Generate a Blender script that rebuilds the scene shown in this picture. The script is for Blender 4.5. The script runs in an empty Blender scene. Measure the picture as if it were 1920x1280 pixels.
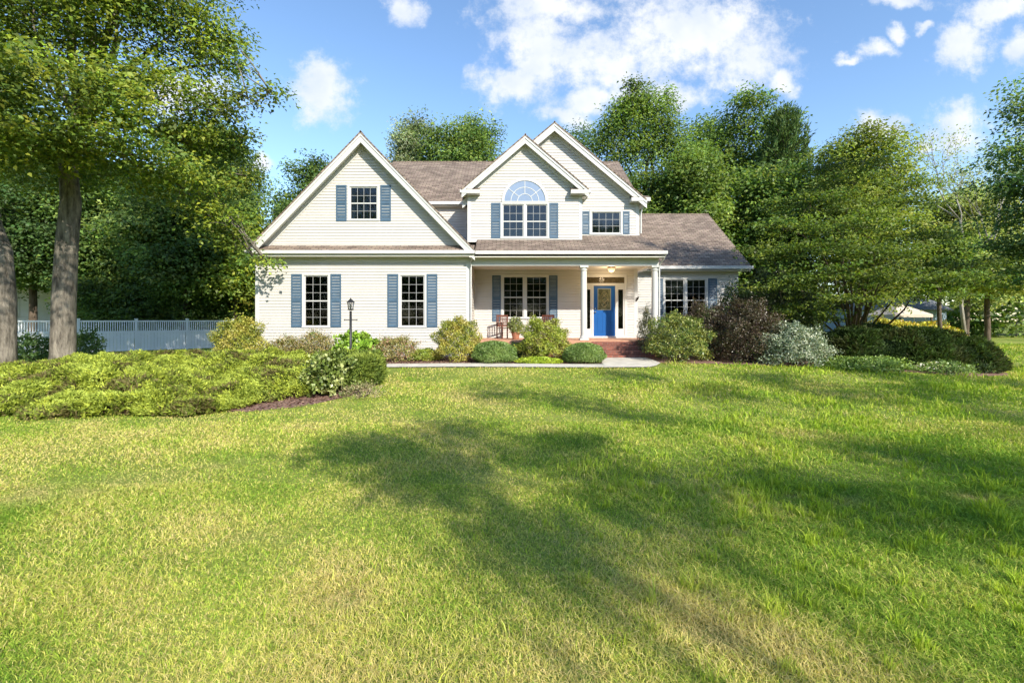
import bpy, math, random
import numpy as np
from mathutils import Vector

S = bpy.context.scene
COL = S.collection
R = math.radians
rng = np.random.default_rng(7)
random.seed(7)

# ------------------------------------------------------------------ camera
F = 853.0          # focal length in pixels of a 1920 wide frame
EYE = 1.8
cam = bpy.data.cameras.new('camera')
cam_o = bpy.data.objects.new('camera', cam); COL.objects.link(cam_o)
cam_o.location = (0, 0, EYE); cam_o.rotation_euler = (R(90), 0, 0)
cam.sensor_width = 36; cam.lens = F / 1920 * 36
cam.shift_y = -40 / 1920
cam.clip_end = 3000; cam.clip_start = 0.05
S.camera = cam_o

# ------------------------------------------------------------------ light
SUN = Vector((0.62, -1.0, 0.74)).normalized()      # towards the sun
elev = math.asin(SUN.z); azim = math.atan2(SUN.x, SUN.y)
S.view_settings.view_transform = 'Standard'
S.view_settings.look = 'None'
S.view_settings.exposure = 1.06
S.view_settings.gamma = 1
sl = bpy.data.lights.new('sun', 'SUN'); sl.energy = 3.45; sl.angle = R(0.6); sl.color = (1, 0.93, 0.80)
so = bpy.data.objects.new('sun', sl); COL.objects.link(so)
so.rotation_euler = SUN.to_track_quat('Z', 'Y').to_euler()

world = bpy.data.worlds.new('World'); S.world = world; world.use_nodes = True
def build_world():
    nt = world.node_tree; N = nt.nodes; L = nt.links; N.clear()
    out = N.new('ShaderNodeOutputWorld'); bg = N.new('ShaderNodeBackground'); bg.inputs[1].default_value = 0.15
    L.new(bg.outputs[0], out.inputs[0])
    sky = N.new('ShaderNodeTexSky'); sky.sky_type = 'NISHITA'; sky.sun_disc = False
    sky.sun_elevation = elev; sky.sun_rotation = azim
    sky.air_density = 1.0; sky.dust_density = 0.25; sky.ozone_density = 1.6
    tc = N.new('ShaderNodeTexCoord'); sep = N.new('ShaderNodeSeparateXYZ'); L.new(tc.outputs['Generated'], sep.inputs[0])
    def m(op, a, b=None, c=None, clamp=False):
        n = N.new('ShaderNodeMath'); n.operation = op; n.use_clamp = clamp
        for i, v in enumerate((a, b, c)):
            if v is None: continue
            if isinstance(v, (int, float)): n.inputs[i].default_value = v
            else: L.new(v, n.inputs[i])
        return n.outputs[0]
    ymax = m('MAXIMUM', sep.outputs[1], 0.08)
    u = m('DIVIDE', sep.outputs[0], ymax); v = m('DIVIDE', sep.outputs[2], ymax)
    cb = N.new('ShaderNodeCombineXYZ'); L.new(u, cb.inputs[0]); L.new(v, cb.inputs[1])
    warp = N.new('ShaderNodeTexNoise'); warp.inputs['Scale'].default_value = 9; warp.inputs['Detail'].default_value = 5
    L.new(cb.outputs[0], warp.inputs['Vector'])
    ws = N.new('ShaderNodeVectorMath'); ws.operation = 'MULTIPLY_ADD'
    L.new(warp.outputs['Color'], ws.inputs[0]); ws.inputs[1].default_value = (0.10, 0.10, 0); ws.inputs[2].default_value = (-0.05, -0.05, 0)
    wa = N.new('ShaderNodeVectorMath'); wa.operation = 'ADD'; L.new(cb.outputs[0], wa.inputs[0]); L.new(ws.outputs[0], wa.inputs[1])
    blobs = [(1290, 60, 175, 85), (1150, 115, 150, 62), (1010, 95, 90, 95), (955, 160, 75, 40), (1400, 110, 95, 60),
             (1020, 20, 110, 45), (1060, 215, 62, 26), (1100, 185, 70, 30), (760, 20, 36, 38), (605, 165, 58, 58), (1470, 150, 34, 32),
             (1815, 85, 62, 48), (1880, 15, 95, 28), (1915, 95, 28, 42), (1800, 245, 62, 48), (1745, 285, 24, 15), (1655, 245, 52, 36),
             (1650, 90, 40, 15), (1595, 107, 28, 9), (1680, 66, 20, 14), (1728, 56, 14, 9), (1690, 10, 40, 12), (490, 300, 34, 18), (350, 180, 90, 40),
             (1240, 180, 110, 30), (-250, 60, 160, 80), (2200, 120, 180, 60), (-600, 200, 200, 60), (2700, 60, 260, 120)]
    acc = None
    for (cx, cy, rx, ry) in blobs:
        a = N.new('ShaderNodeVectorMath'); a.operation = 'SUBTRACT'; L.new(wa.outputs[0], a.inputs[0])
        a.inputs[1].default_value = ((cx - 960) / F, (600 - cy) / F, 0)
        b = N.new('ShaderNodeVectorMath'); b.operation = 'MULTIPLY'; L.new(a.outputs[0], b.inputs[0])
        b.inputs[1].default_value = (F / (rx * 1.2), F / (ry * 1.2), 0)
        c = N.new('ShaderNodeVectorMath'); c.operation = 'LENGTH'; L.new(b.outputs[0], c.inputs[0])
        d = m('SUBTRACT', 1.0, c.outputs['Value'])
        acc = d if acc is None else m('SMOOTH_MAX', acc, d, 0.15)
    n2 = N.new('ShaderNodeTexNoise'); n2.inputs['Scale'].default_value = 15; n2.inputs['Detail'].default_value = 8; n2.inputs['Roughness'].default_value = 0.68
    L.new(cb.outputs[0], n2.inputs['Vector'])
    t = m('MULTIPLY_ADD', n2.outputs['Fac'], 2.3, -1.1)
    s = m('ADD', acc, t)
    mr = N.new('ShaderNodeMapRange'); mr.interpolation_type = 'SMOOTHSTEP'; L.new(s, mr.inputs[0])
    mr.inputs[1].default_value = -0.05; mr.inputs[2].default_value = 0.85
    fac = m('MULTIPLY', mr.outputs[0], m('GREATER_THAN', sep.outputs[1], 0.08))
    fac = m('MULTIPLY', fac, 0.93)
    n3 = N.new('ShaderNodeTexNoise'); n3.inputs['Scale'].default_value = 8; n3.inputs['Detail'].default_value = 4; L.new(cb.outputs[0], n3.inputs['Vector'])
    cr = N.new('ShaderNodeValToRGB'); L.new(n3.outputs['Fac'], cr.inputs[0])
    cr.color_ramp.elements[0].position = 0.35; cr.color_ramp.elements[0].color = (2.7, 2.95, 3.35, 1)
    cr.color_ramp.elements[1].position = 0.6; cr.color_ramp.elements[1].color = (3.5, 3.55, 3.65, 1)
    mx = N.new('ShaderNodeMix'); mx.data_type = 'RGBA'
    gm = N.new('ShaderNodeHueSaturation'); gm.inputs['Saturation'].default_value = 1.08; gm.inputs['Value'].default_value = 0.92
    gm.inputs['Hue'].default_value = 0.5
    L.new(sky.outputs[0], gm.inputs['Color'])
    L.new(fac, mx.inputs[0]); L.new(gm.outputs[0], mx.inputs[6]); L.new(cr.outputs[0], mx.inputs[7])
    L.new(mx.outputs[2], bg.inputs[0])
build_world()
S.cycles.use_denoising = True
S.cycles.max_bounces = 6; S.cycles.diffuse_bounces = 3; S.cycles.glossy_bounces = 3
S.cycles.transmission_bounces = 4; S.cycles.transparent_max_bounces = 8
S.cycles.caustics_reflective = False; S.cycles.caustics_refractive = False
S.cycles.sample_clamp_indirect = 6

# ------------------------------------------------------------------ helpers
def sstep(a, b, x):
    t = np.clip((np.asarray(x, float) - a) / (b - a), 0, 1); return t * t * (3 - 2 * t)
def gz(x, y):
    x = np.asarray(x, float); y = np.asarray(y, float)
    h = 0.38 * sstep(8.5, 16.5, y) * (1 - sstep(9, 19, np.abs(x + 0.5))) * (1 - sstep(30, 45, y))
    h = h + 0.12 * np.exp(-(((x + 13.5) / 5.0) ** 2 + ((y - 14.0) / 3.2) ** 2))
    return h + 0.015 * np.sin(x * 0.9 + 0.4 * y) * np.sin(y * 0.7)
def W(px, py, Y): return ((px - 960) * Y / F, Y, EYE + (600 - py) * Y / F)
def gp(px, py):
    z = 0.0
    for _ in range(25):
        Y = (EYE - z) * F / max(py - 600, 1.5); X = (px - 960) * Y / F
        z = 0.5 * z + 0.5 * float(gz(X, Y))
    return X, Y, float(gz(X, Y))
_waves = {}
def wn(x, y, scale, seed=0):
    """smooth pseudo noise, about -1..1"""
    k = (seed,)
    if k not in _waves:
        r = np.random.default_rng(seed + 100); a = r.uniform(0, 2 * math.pi, 12); f = r.uniform(0.5, 1.9, 12)
        _waves[k] = (np.cos(a) * f, np.sin(a) * f, r.uniform(0, 6.28, 12))
    a, b, p = _waves[k]; s = 0
    for i in range(12): s = s + np.sin((x * a[i] + y * b[i]) / scale * 2.2 + p[i])
    return s / 3.2

WL = {}
def wl(o): return WL.get(o.name, Vector((0, 0, 0))) if o else Vector((0, 0, 0))
def tag(o, label=None, cat=None, group=None, kind=None):
    if label: o['label'] = label
    if cat: o['category'] = cat
    if group: o['group'] = group
    if kind: o['kind'] = kind
    return o
def empty(name, loc, label, cat, group=None):
    o = bpy.data.objects.new(name, None); COL.objects.link(o); o.location = loc; o.empty_display_size = 0.2
    WL[o.name] = Vector(loc); return tag(o, label, cat, group)
def link(name, me, parent=None):
    o = bpy.data.objects.new(name, me); COL.objects.link(o)
    if parent: o.parent = parent
    WL[o.name] = wl(parent); return o
def npmesh(name, V, FC, mat, parent=None, cols=None, smooth=False, mats=None):
    """V (n,3), FC (m,k) all faces same size"""
    V = np.asarray(V, np.float32) - np.array(wl(parent), np.float32); FC = np.asarray(FC, np.int32)
    me = bpy.data.meshes.new(name); n = len(V); mcount, k = FC.shape
    me.vertices.add(n); me.vertices.foreach_set('co', V.ravel())
    me.loops.add(mcount * k); me.loops.foreach_set('vertex_index', FC.ravel())
    me.polygons.add(mcount); me.polygons.foreach_set('loop_start', np.arange(0, mcount * k, k, dtype=np.int32))
    if smooth: me.polygons.foreach_set('use_smooth', np.ones(mcount, bool))
    if cols is not None:
        a = me.attributes.new('Col', 'FLOAT_COLOR', 'POINT')
        c = np.ones((n, 4), np.float32); c[:, :3] = cols; a.data.foreach_set('color', c.ravel())
    me.update(calc_edges=True)
    me.materials.append(mat)
    return link(name, me, parent)

class MB:
    def __init__(s): s.v = []; s.f = []; s.uv = []
    def poly(s, pts, uv=None):
        i = len(s.v); s.v += [tuple(p) for p in pts]; s.f.append(tuple(range(i, i + len(pts))))
        return s
    def box(s, x0, x1, y0, y1, z0, z1):
        if x0 > x1: x0, x1 = x1, x0
        if y0 > y1: y0, y1 = y1, y0
        if z0 > z1: z0, z1 = z1, z0
        i = len(s.v)
        s.v += [(x0, y0, z0), (x1, y0, z0), (x1, y1, z0), (x0, y1, z0), (x0, y0, z1), (x1, y0, z1), (x1, y1, z1), (x0, y1, z1)]
        s.f += [tuple(i + k for k in q) for q in ((0, 3, 2, 1), (4, 5, 6, 7), (0, 1, 5, 4), (1, 2, 6, 5), (2, 3, 7, 6), (3, 0, 4, 7))]
        return s
    def prism(s, poly, y0, y1):
        """poly (x,z) list counter clockwise seen from -Y; extruded y0..y1"""
        n = len(poly); i = len(s.v)
        s.v += [(x, y0, z) for x, z in poly] + [(x, y1, z) for x, z in poly]
        s.f.append(tuple(range(i, i + n))); s.f.append(tuple(range(i + 2 * n - 1, i + n - 1, -1)))
        for k in range(n):
            a, b = k, (k + 1) % n; s.f.append((i + a, i + n + a, i + n + b, i + b))
        return s
    def slab(s, pts, t):
        """polygon (3d pts, ccw from outside) with thickness t along -normal"""
        a, b, c = Vector(pts[0]), Vector(pts[1]), Vector(pts[2]); n = (b - a).cross(c - a).normalized()
        k = len(pts); i = len(s.v)
        s.v += [tuple(p) for p in pts] + [tuple(Vector(p) - n * t) for p in pts]
        s.f.append(tuple(range(i, i + k))); s.f.append(tuple(range(i + 2 * k - 1, i + k - 1, -1)))
        for q in range(k):
            e, g = q, (q + 1) % k; s.f.append((i + e, i + k + e, i + k + g, i + g))
        return s
    def tube(s, pts, rad, n=8, cap=True):
        pts = [Vector(p) for p in pts]
        if not hasattr(rad, '__len__'): rad = [rad] * len(pts)
        i0 = len(s.v); prev = None
        for k, p in enumerate(pts):
            d = (pts[min(k + 1, len(pts) - 1)] - pts[max(k - 1, 0)]).normalized()
            a = (prev if prev else (Vector((1, 0, 0)) if abs(d.x) < 0.8 else Vector((0, 1, 0))))
            a = (a - d * a.dot(d)).normalized(); b = d.cross(a); prev = a
            for q in range(n):
                t = 2 * math.pi * q / n
                s.v.append(tuple(p + (a * math.cos(t) + b * math.sin(t)) * rad[k]))
        for k in range(len(pts) - 1):
            for q in range(n):
                a = i0 + k * n + q; b = i0 + k * n + (q + 1) % n
                s.f.append((a, b, b + n, a + n))
        if cap:
            s.f.append(tuple(i0 + q for q in range(n))[::-1]); s.f.append(tuple(i0 + (len(pts) - 1) * n + q for q in range(n)))
        return s
    def lathe(s, c, prof, n=16):
        """prof list of (r,z)"""
        return s.tube([(c[0], c[1], c[2] + z) for r, z in prof], [max(r, 1e-4) for r, z in prof], n)
    def build(s, name, mat, parent=None, smooth=False, bevel=0):
        off = wl(parent); me = bpy.data.meshes.new(name)
        me.from_pydata([(v[0] - off.x, v[1] - off.y, v[2] - off.z) for v in s.v], [], s.f); me.update()
        uvl = me.uv_layers.new(name='uv')
        for p in me.polygons:           # metres: u horizontal in the plane, v up the slope
            n = p.normal
            if abs(n.z) > 0.999: u = Vector((1, 0, 0)); v = Vector((0, 1, 0))
            else: u = Vector((-n.y, n.x, 0)).normalized(); v = n.cross(u)
            if v.z < 0: v = -v
            for li in p.loop_indices:
                co = me.vertices[me.loops[li].vertex_index].co + off
                uvl.data[li].uv = (co.dot(u), co.dot(v))
        if smooth:
            for p in me.polygons: p.use_smooth = True
        me.materials.append(mat); o = link(name, me, parent)
        if bevel:
            b = o.modifiers.new('bevel', 'BEVEL'); b.width = bevel; b.segments = 2; b.limit_method = 'ANGLE'
        return o

# ------------------------------------------------------------------ materials
def mat_new(name):
    m = bpy.data.materials.new(name); m.use_nodes = True; nt = m.node_tree
    return m, nt, nt.nodes, nt.links, nt.nodes['Principled BSDF']
def plain(name, col, rough=0.6, var=0.08, scale=3.0, bump=0.0, metal=0.0, spec=0.4, bscale=60):
    m, nt, N, L, P = mat_new(name)
    P.inputs['Roughness'].default_value = rough; P.inputs['Metallic'].default_value = metal
    P.inputs['Specular IOR Level'].default_value = spec
    tc = N.new('ShaderNodeTexCoord'); n = N.new('ShaderNodeTexNoise'); n.inputs['Scale'].default_value = scale; n.inputs['Detail'].default_value = 6
    L.new(tc.outputs['Object'], n.inputs['Vector'])
    r = N.new('ShaderNodeValToRGB'); L.new(n.outputs['Fac'], r.inputs[0])
    r.color_ramp.elements[0].position = 0.3; r.color_ramp.elements[1].position = 0.7
    r.color_ramp.elements[0].color = tuple(c * (1 - var) for c in col) + (1,)
    r.color_ramp.elements[1].color = tuple(min(1, c * (1 + var)) for c in col) + (1,)
    L.new(r.outputs[0], P.inputs['Base Color'])
    if bump:
        n2 = N.new('ShaderNodeTexNoise'); n2.inputs['Scale'].default_value = bscale; n2.inputs['Detail'].default_value = 4
        L.new(tc.outputs['Object'], n2.inputs['Vector'])
        b = N.new('ShaderNodeBump'); b.inputs['Strength'].default_value = bump; b.inputs['Distance'].default_value = 0.02
        L.new(n2.outputs['Fac'], b.inputs['Height']); L.new(b.outputs[0], P.inputs['Normal'])
    return m
def leafmat(name, trans=0.38, rough=0.5, spec=0.3, tint=(1.55, 1.46, 1.3), ttint=(2.25, 2.05, 0.9)):
    m, nt, N, L, P = mat_new(name)
    at = N.new('ShaderNodeAttribute'); at.attribute_name = 'Col'
    P.inputs['Roughness'].default_value = rough; P.inputs['Specular IOR Level'].default_value = spec
    mu = N.new('ShaderNodeVectorMath'); mu.operation = 'MULTIPLY'; L.new(at.outputs['Color'], mu.inputs[0]); mu.inputs[1].default_value = tint
    L.new(mu.outputs[0], P.inputs['Base Color'])
    tr = N.new('ShaderNodeBsdfTranslucent'); m2 = N.new('ShaderNodeVectorMath'); m2.operation = 'MULTIPLY'
    L.new(at.outputs['Color'], m2.inputs[0]); m2.inputs[1].default_value = ttint; L.new(m2.outputs[0], tr.inputs['Color'])
    mx = N.new('ShaderNodeMixShader'); mx.inputs[0].default_value = trans
    L.new(P.outputs[0], mx.inputs[1]); L.new(tr.outputs[0], mx.inputs[2]); L.new(mx.outputs[0], N['Material Output'].inputs[0])
    return m
def shingle_mat():
    m, nt, N, L, P = mat_new('shingles'); P.inputs['Roughness'].default_value = 0.9; P.inputs['Specular IOR Level'].default_value = 0.2
    uv = N.new('ShaderNodeUVMap'); uv.uv_map = 'uv'
    br = N.new('ShaderNodeTexBrick'); L.new(uv.outputs[0], br.inputs['Vector']); br.inputs['Scale'].default_value = 1
    br.inputs['Brick Width'].default_value = 0.31; br.inputs['Row Height'].default_value = 0.14; br.inputs['Mortar Size'].default_value = 0.011
    br.inputs['Color1'].default_value = (0.285, 0.228, 0.182, 1); br.inputs['Color2'].default_value = (0.15, 0.118, 0.097, 1)
    br.inputs['Mortar'].default_value = (0.06, 0.045, 0.04, 1); br.inputs['Bias'].default_value = -0.1
    n = N.new('ShaderNodeTexNoise'); n.inputs['Scale'].default_value = 0.9; n.inputs['Detail'].default_value = 8; n.inputs['Roughness'].default_value = 0.7; L.new(uv.outputs[0], n.inputs['Vector'])
    r = N.new('ShaderNodeValToRGB'); L.new(n.outputs['Fac'], r.inputs[0]); r.color_ramp.elements[0].position = 0.3; r.color_ramp.elements[1].position = 0.7
    r.color_ramp.elements[0].color = (0.72, 0.7, 0.7, 1); r.color_ramp.elements[1].color = (1.25, 1.22, 1.2, 1)
    mx = N.new('ShaderNodeMix'); mx.data_type = 'RGBA'; mx.blend_type = 'MULTIPLY'; mx.inputs[0].default_value = 1
    L.new(br.outputs['Color'], mx.inputs[6]); L.new(r.outputs[0], mx.inputs[7])
    n2 = N.new('ShaderNodeTexNoise'); n2.inputs['Scale'].default_value = 70; n2.inputs['Detail'].default_value = 3; L.new(uv.outputs[0], n2.inputs['Vector'])
    mx2 = N.new('ShaderNodeMix'); mx2.data_type = 'RGBA'; mx2.blend_type = 'OVERLAY'; mx2.inputs[0].default_value = 0.6
    L.new(mx.outputs[2], mx2.inputs[6]); L.new(n2.outputs['Color'], mx2.inputs[7]); L.new(mx2.outputs[2], P.inputs['Base Color'])
    b = N.new('ShaderNodeBump'); b.inputs['Strength'].default_value = 0.7; b.inputs['Distance'].default_value = 0.02
    L.new(br.outputs['Fac'], b.inputs['Height']); b.invert = True; L.new(b.outputs[0], P.inputs['Normal'])
    return m
def brick_mat():
    m, nt, N, L, P = mat_new('brick'); P.inputs['Roughness'].default_value = 0.85
    uv = N.new('ShaderNodeUVMap'); uv.uv_map = 'uv'
    br = N.new('ShaderNodeTexBrick'); L.new(uv.outputs[0], br.inputs['Vector']); br.inputs['Scale'].default_value = 1
    br.inputs['Brick Width'].default_value = 0.2; br.inputs['Row Height'].default_value = 0.072; br.inputs['Mortar Size'].default_value = 0.006
    br.inputs['Color1'].default_value = (0.30, 0.095, 0.06, 1); br.inputs['Color2'].default_value = (0.16, 0.055, 0.04, 1)
    br.inputs['Mortar'].default_value = (0.24, 0.19, 0.16, 1)
    n = N.new('ShaderNodeTexNoise'); n.inputs['Scale'].default_value = 12; n.inputs['Detail'].default_value = 6; L.new(uv.outputs[0], n.inputs['Vector'])
    mx2 = N.new('ShaderNodeMix'); mx2.data_type = 'RGBA'; mx2.blend_type = 'OVERLAY'; mx2.inputs[0].default_value = 0.5
    L.new(br.outputs['Color'], mx2.inputs[6]); L.new(n.outputs['Fac'], mx2.inputs[7]); L.new(mx2.outputs[2], P.inputs['Base Color'])
    b = N.new('ShaderNodeBump'); b.inputs['Strength'].default_value = 0.8; b.inputs['Distance'].default_value = 0.01; b.invert = True
    L.new(br.outputs['Fac'], b.inputs['Height']); L.new(b.outputs[0], P.inputs['Normal'])
    return m
def glass_mat(name, tint=(0.5, 0.52, 0.52), ior=1.55):
    m, nt, N, L, P = mat_new(name); N.remove(P)
    t = N.new('ShaderNodeBsdfTransparent'); t.inputs[0].default_value = tint + (1,)
    g = N.new('ShaderNodeBsdfGlossy'); g.inputs['Roughness'].default_value = 0.06; g.inputs['Color'].default_value = (0.9, 0.93, 1, 1)
    tc = N.new('ShaderNodeTexCoord'); n = N.new('ShaderNodeTexNoise'); n.inputs['Scale'].default_value = 1.3; L.new(tc.outputs['Object'], n.inputs['Vector'])
    b = N.new('ShaderNodeBump'); b.inputs['Strength'].default_value = 0.07; b.inputs['Distance'].default_value = 0.01; L.new(n.outputs['Fac'], b.inputs['Height'])
    L.new(b.outputs[0], g.inputs['Normal'])
    fr = N.new('ShaderNodeFresnel'); fr.inputs[0].default_value = ior
    mx = N.new('ShaderNodeMixShader'); L.new(fr.outputs[0], mx.inputs[0]); L.new(t.outputs[0], mx.inputs[1]); L.new(g.outputs[0], mx.inputs[2])
    L.new(mx.outputs[0], N['Material Output'].inputs[0]); return m
def bark_mat(name, c1, c2, scale=6):
    m, nt, N, L, P = mat_new(name); P.inputs['Roughness'].default_value = 0.9; P.inputs['Specular IOR Level'].default_value = 0.15
    tc = N.new('ShaderNodeTexCoord'); mp = N.new('ShaderNodeMapping'); mp.inputs['Scale'].default_value = (1, 1, 0.22); L.new(tc.outputs['Object'], mp.inputs[0])
    n = N.new('ShaderNodeTexNoise'); n.inputs['Scale'].default_value = scale; n.inputs['Detail'].default_value = 9; n.inputs['Roughness'].default_value = 0.7; L.new(mp.outputs[0], n.inputs['Vector'])
    r = N.new('ShaderNodeValToRGB'); L.new(n.outputs['Fac'], r.inputs[0]); r.color_ramp.elements[0].position = 0.35; r.color_ramp.elements[1].position = 0.65
    r.color_ramp.elements[0].color = c1 + (1,); r.color_ramp.elements[1].color = c2 + (1,); L.new(r.outputs[0], P.inputs['Base Color'])
    b = N.new('ShaderNodeBump'); b.inputs['Strength'].default_value = 0.9; b.inputs['Distance'].default_value = 0.05; L.new(n.outputs['Fac'], b.inputs['Height']); L.new(b.outputs[0], P.inputs['Normal'])
    return m
def ground_mat():
    m, nt, N, L, P = mat_new('turf'); P.inputs['Roughness'].default_value = 0.95; P.inputs['Specular IOR Level'].default_value = 0.1
    tc = N.new('ShaderNodeTexCoord')
    def noise(s, d=6, r=0.6):
        n = N.new('ShaderNodeTexNoise'); n.inputs['Scale'].default_value = s; n.inputs['Detail'].default_value = d; n.inputs['Roughness'].default_value = r
        L.new(tc.outputs['Object'], n.inputs['Vector']); return n
    def ramp(n, stops):
        r = N.new('ShaderNodeValToRGB'); L.new(n.outputs['Fac'], r.inputs[0]); e = r.color_ramp.elements
        e[0].position, e[0].color = stops[0]; e[1].position, e[1].color = stops[-1]
        for p, c in stops[1:-1]: q = e.new(p); q.color = c
        return r
    a = ramp(noise(0.35, 8, 0.65), [(0.3, (0.15, 0.21, 0.04, 1)), (0.5, (0.24, 0.29, 0.06, 1)), (0.7, (0.34, 0.35, 0.10, 1))])
    f = ramp(noise(28, 5, 0.75), [(0.32, (0.55, 0.55, 0.5, 1)), (0.68, (1.45, 1.45, 1.4, 1))])
    mx = N.new('ShaderNodeMix'); mx.data_type = 'RGBA'; mx.blend_type = 'MULTIPLY'; mx.inputs[0].default_value = 1
    L.new(a.outputs[0], mx.inputs[6]); L.new(f.outputs[0], mx.inputs[7]); L.new(mx.outputs[2], P.inputs['Base Color'])
    b = N.new('ShaderNodeBump'); b.inputs['Strength'].default_value = 0.8; b.inputs['Distance'].default_value = 0.04
    L.new(noise(45, 4).outputs['Fac'], b.inputs['Height']); L.new(b.outputs[0], P.inputs['Normal'])
    return m

M = dict(
    paver=plain('clay_paver', (0.50, 0.27, 0.17), 0.8, 0.15, 6), siding=plain('cream_siding', (0.56, 0.535, 0.50), 0.5, 0.035, 1.2), trim=plain('white_trim', (0.58, 0.575, 0.555), 0.45, 0.03, 2),
    bars=plain('window_bars', (0.42, 0.42, 0.41), 0.5, 0.03, 2), soffit=plain('soffit_white', (0.72, 0.70, 0.64), 0.6, 0.04, 2), shutter=plain('blue_shutter', (0.068, 0.12, 0.18), 0.5, 0.12, 5),
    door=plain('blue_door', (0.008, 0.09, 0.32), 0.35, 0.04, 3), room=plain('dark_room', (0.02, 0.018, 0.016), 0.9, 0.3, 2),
    curtain=plain('curtain', (0.5, 0.5, 0.47), 0.9, 0.1, 8), black=plain('black_metal', (0.02, 0.02, 0.02), 0.4, 0.1, 5),
    shingles=shingle_mat(), brick=brick_mat(), glass=glass_mat('window_glass'),
    concrete=plain('concrete', (0.56, 0.52, 0.44), 0.85, 0.15, 3, 0.3), mulch=plain('mulch', (0.24, 0.14, 0.105), 0.95, 0.55, 26, 1.0, bscale=40),
    bark=bark_mat('maple_bark', (0.055, 0.047, 0.038), (0.30, 0.265, 0.215), 9), bark2=bark_mat('brown_bark', (0.06, 0.045, 0.032), (0.17, 0.13, 0.10), 9),
    twig=plain('twig', (0.10, 0.075, 0.055), 0.9, 0.2, 9), pale=bark_mat('pale_bark', (0.2, 0.18, 0.15), (0.42, 0.38, 0.32), 5),
    leaf=leafmat('leaves'), needle=leafmat('needles', 0.2, 0.6, 0.2), dull=leafmat('waxy_leaves', 0.2, 0.4, 0.45),
    grass=leafmat('grass_blades', 0.35, 0.6, 0.15, (1.2, 1.16, 0.85), (1.5, 1.42, 0.58)), fence=plain('white_vinyl', (0.82, 0.84, 0.86), 0.4, 0.04, 2),
    nhouse=plain('white_clapboard', (0.75, 0.74, 0.72), 0.6, 0.05, 2), groof=plain('grey_roof', (0.16, 0.17, 0.19), 0.9, 0.2, 9, 0.4),
    wood=plain('red_wood', (0.13, 0.042, 0.025), 0.6, 0.25, 12), canvas=plain('beige_canvas', (0.55, 0.46, 0.38), 0.9, 0.06, 2),
    frost=plain('frosted_globe', (0.75, 0.68, 0.6), 0.3, 0.05, 9), brass=plain('brass', (0.55, 0.42, 0.2), 0.3, 0.1, 9, 0, 0.9), turf=ground_mat(),
    silver=plain('satin_nickel', (0.6, 0.6, 0.6), 0.3, 0.05, 9, 0, 0.9), pot=plain('terracotta', (0.32, 0.14, 0.08), 0.8, 0.15, 9),
    shade=plain('sky_tint_pane', (0.22, 0.29, 0.42), 0.35, 0.06, 1.5),  # fan window pane: reflected sky painted as an even blue base colour
    bluewood=plain('blue_siding', (0.25, 0.33, 0.42), 0.6, 0.1, 3), foundation=plain('foundation', (0.42, 0.40, 0.37), 0.9, 0.1, 5, 0.2),
)

_gm, _nt, _N, _L, _P = mat_new('lit_globe'); _P.inputs['Base Color'].default_value = (0.8, 0.7, 0.5, 1); _P.inputs['Emission Color'].default_value = (1, 0.75, 0.45, 1); _P.inputs['Emission Strength'].default_value = 0.4; M['globe'] = _gm
# ------------------------------------------------------------------ ground
def build_ground():
    def axis(a): return np.array(a)
    xs = np.unique(np.concatenate([np.linspace(-600, -60, 14), np.linspace(-60, -22, 20), np.linspace(-22, 22, 111), np.linspace(22, 60, 20), np.linspace(60, 600, 14)]))
    ys = np.unique(np.concatenate([np.linspace(-300, -30, 10), np.linspace(-30, 0, 16), np.linspace(0, 30, 81), np.linspace(30, 90, 21), np.linspace(90, 900, 14)]))
    X, Y = np.meshgrid(xs, ys, indexing='xy'); Z = gz(X, Y)
    V = np.stack([X.ravel(), Y.ravel(), Z.ravel()], 1); nx, ny = len(xs), len(ys)
    i = (np.arange(ny - 1)[:, None] * nx + np.arange(nx - 1)[None]).ravel()
    o = npmesh('lawn', V, np.stack([i, i + 1, i + nx + 1, i + nx], 1), M['turf'], smooth=True)
    tag(o, kind='structure')
build_ground()
def sheet(name, pts2, mat, lift=0.004, n=4, label=None, cat=None, kind='structure'):
    """ground-hugging sheet from a quad strip: list of (x0,y0,x1,y1) cross sections"""
    V = []; Fc = []
    K = 13
    for (x0, y0, x1, y1) in pts2:
        for k in range(K):
            t = k / (K - 1); x = x0 + (x1 - x0) * t; y = y0 + (y1 - y0) * t; V.append((x, y, float(gz(x, y)) + lift))
    for r in range(len(pts2) - 1):
        for k in range(K - 1):
            a = r * K + k; Fc.append((a, a + 1, a + K + 1, a + K))
    o = npmesh(name, V, Fc, mat, smooth=True); return tag(o, label, cat, kind=kind)
def curve_strip(edges, m=40):
    """edges: list of (x, ynear, yfar) -> smooth strip"""
    e = np.array(edges, float); xs = np.linspace(e[0, 0], e[-1, 0], m)
    a = np.interp(xs, e[:, 0], e[:, 1]); b = np.interp(xs, e[:, 0], e[:, 2])
    w = 0.06 * np.sin(xs * 3.1) + 0.04 * np.sin(xs * 7.7 + 1)
    return [(x, y0 + ww, x, y1) for x, y0, y1, ww in zip(xs, a, b, w)]
sheet('mulch_bed', curve_strip([(-9.0, 14.6, 17.9), (-4, 14.9, 17.9), (-1.3, 14.9, 17.9), (3.0, 15.0, 17.8)]), M['mulch'], 0.010)
sheet('mulch_bed', curve_strip([(-13, 9.6, 14), (-7.2, 8.6, 14.2), (-5.1, 8.9, 14.2), (-4.2, 9.6, 13.6), (-3.7, 10.3, 12.8), (-3.45, 11.0, 11.9)]), M['mulch'], 0.009)
sheet('mulch_bed', curve_strip([(4.9, 15.2, 18), (7, 14.9, 20), (11.0, 14.4, 20), (13.6, 13.4, 18), (15.6, 14.2, 17.0), (16.6, 15.2, 16.4)]), M['mulch'], 0.011)
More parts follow.
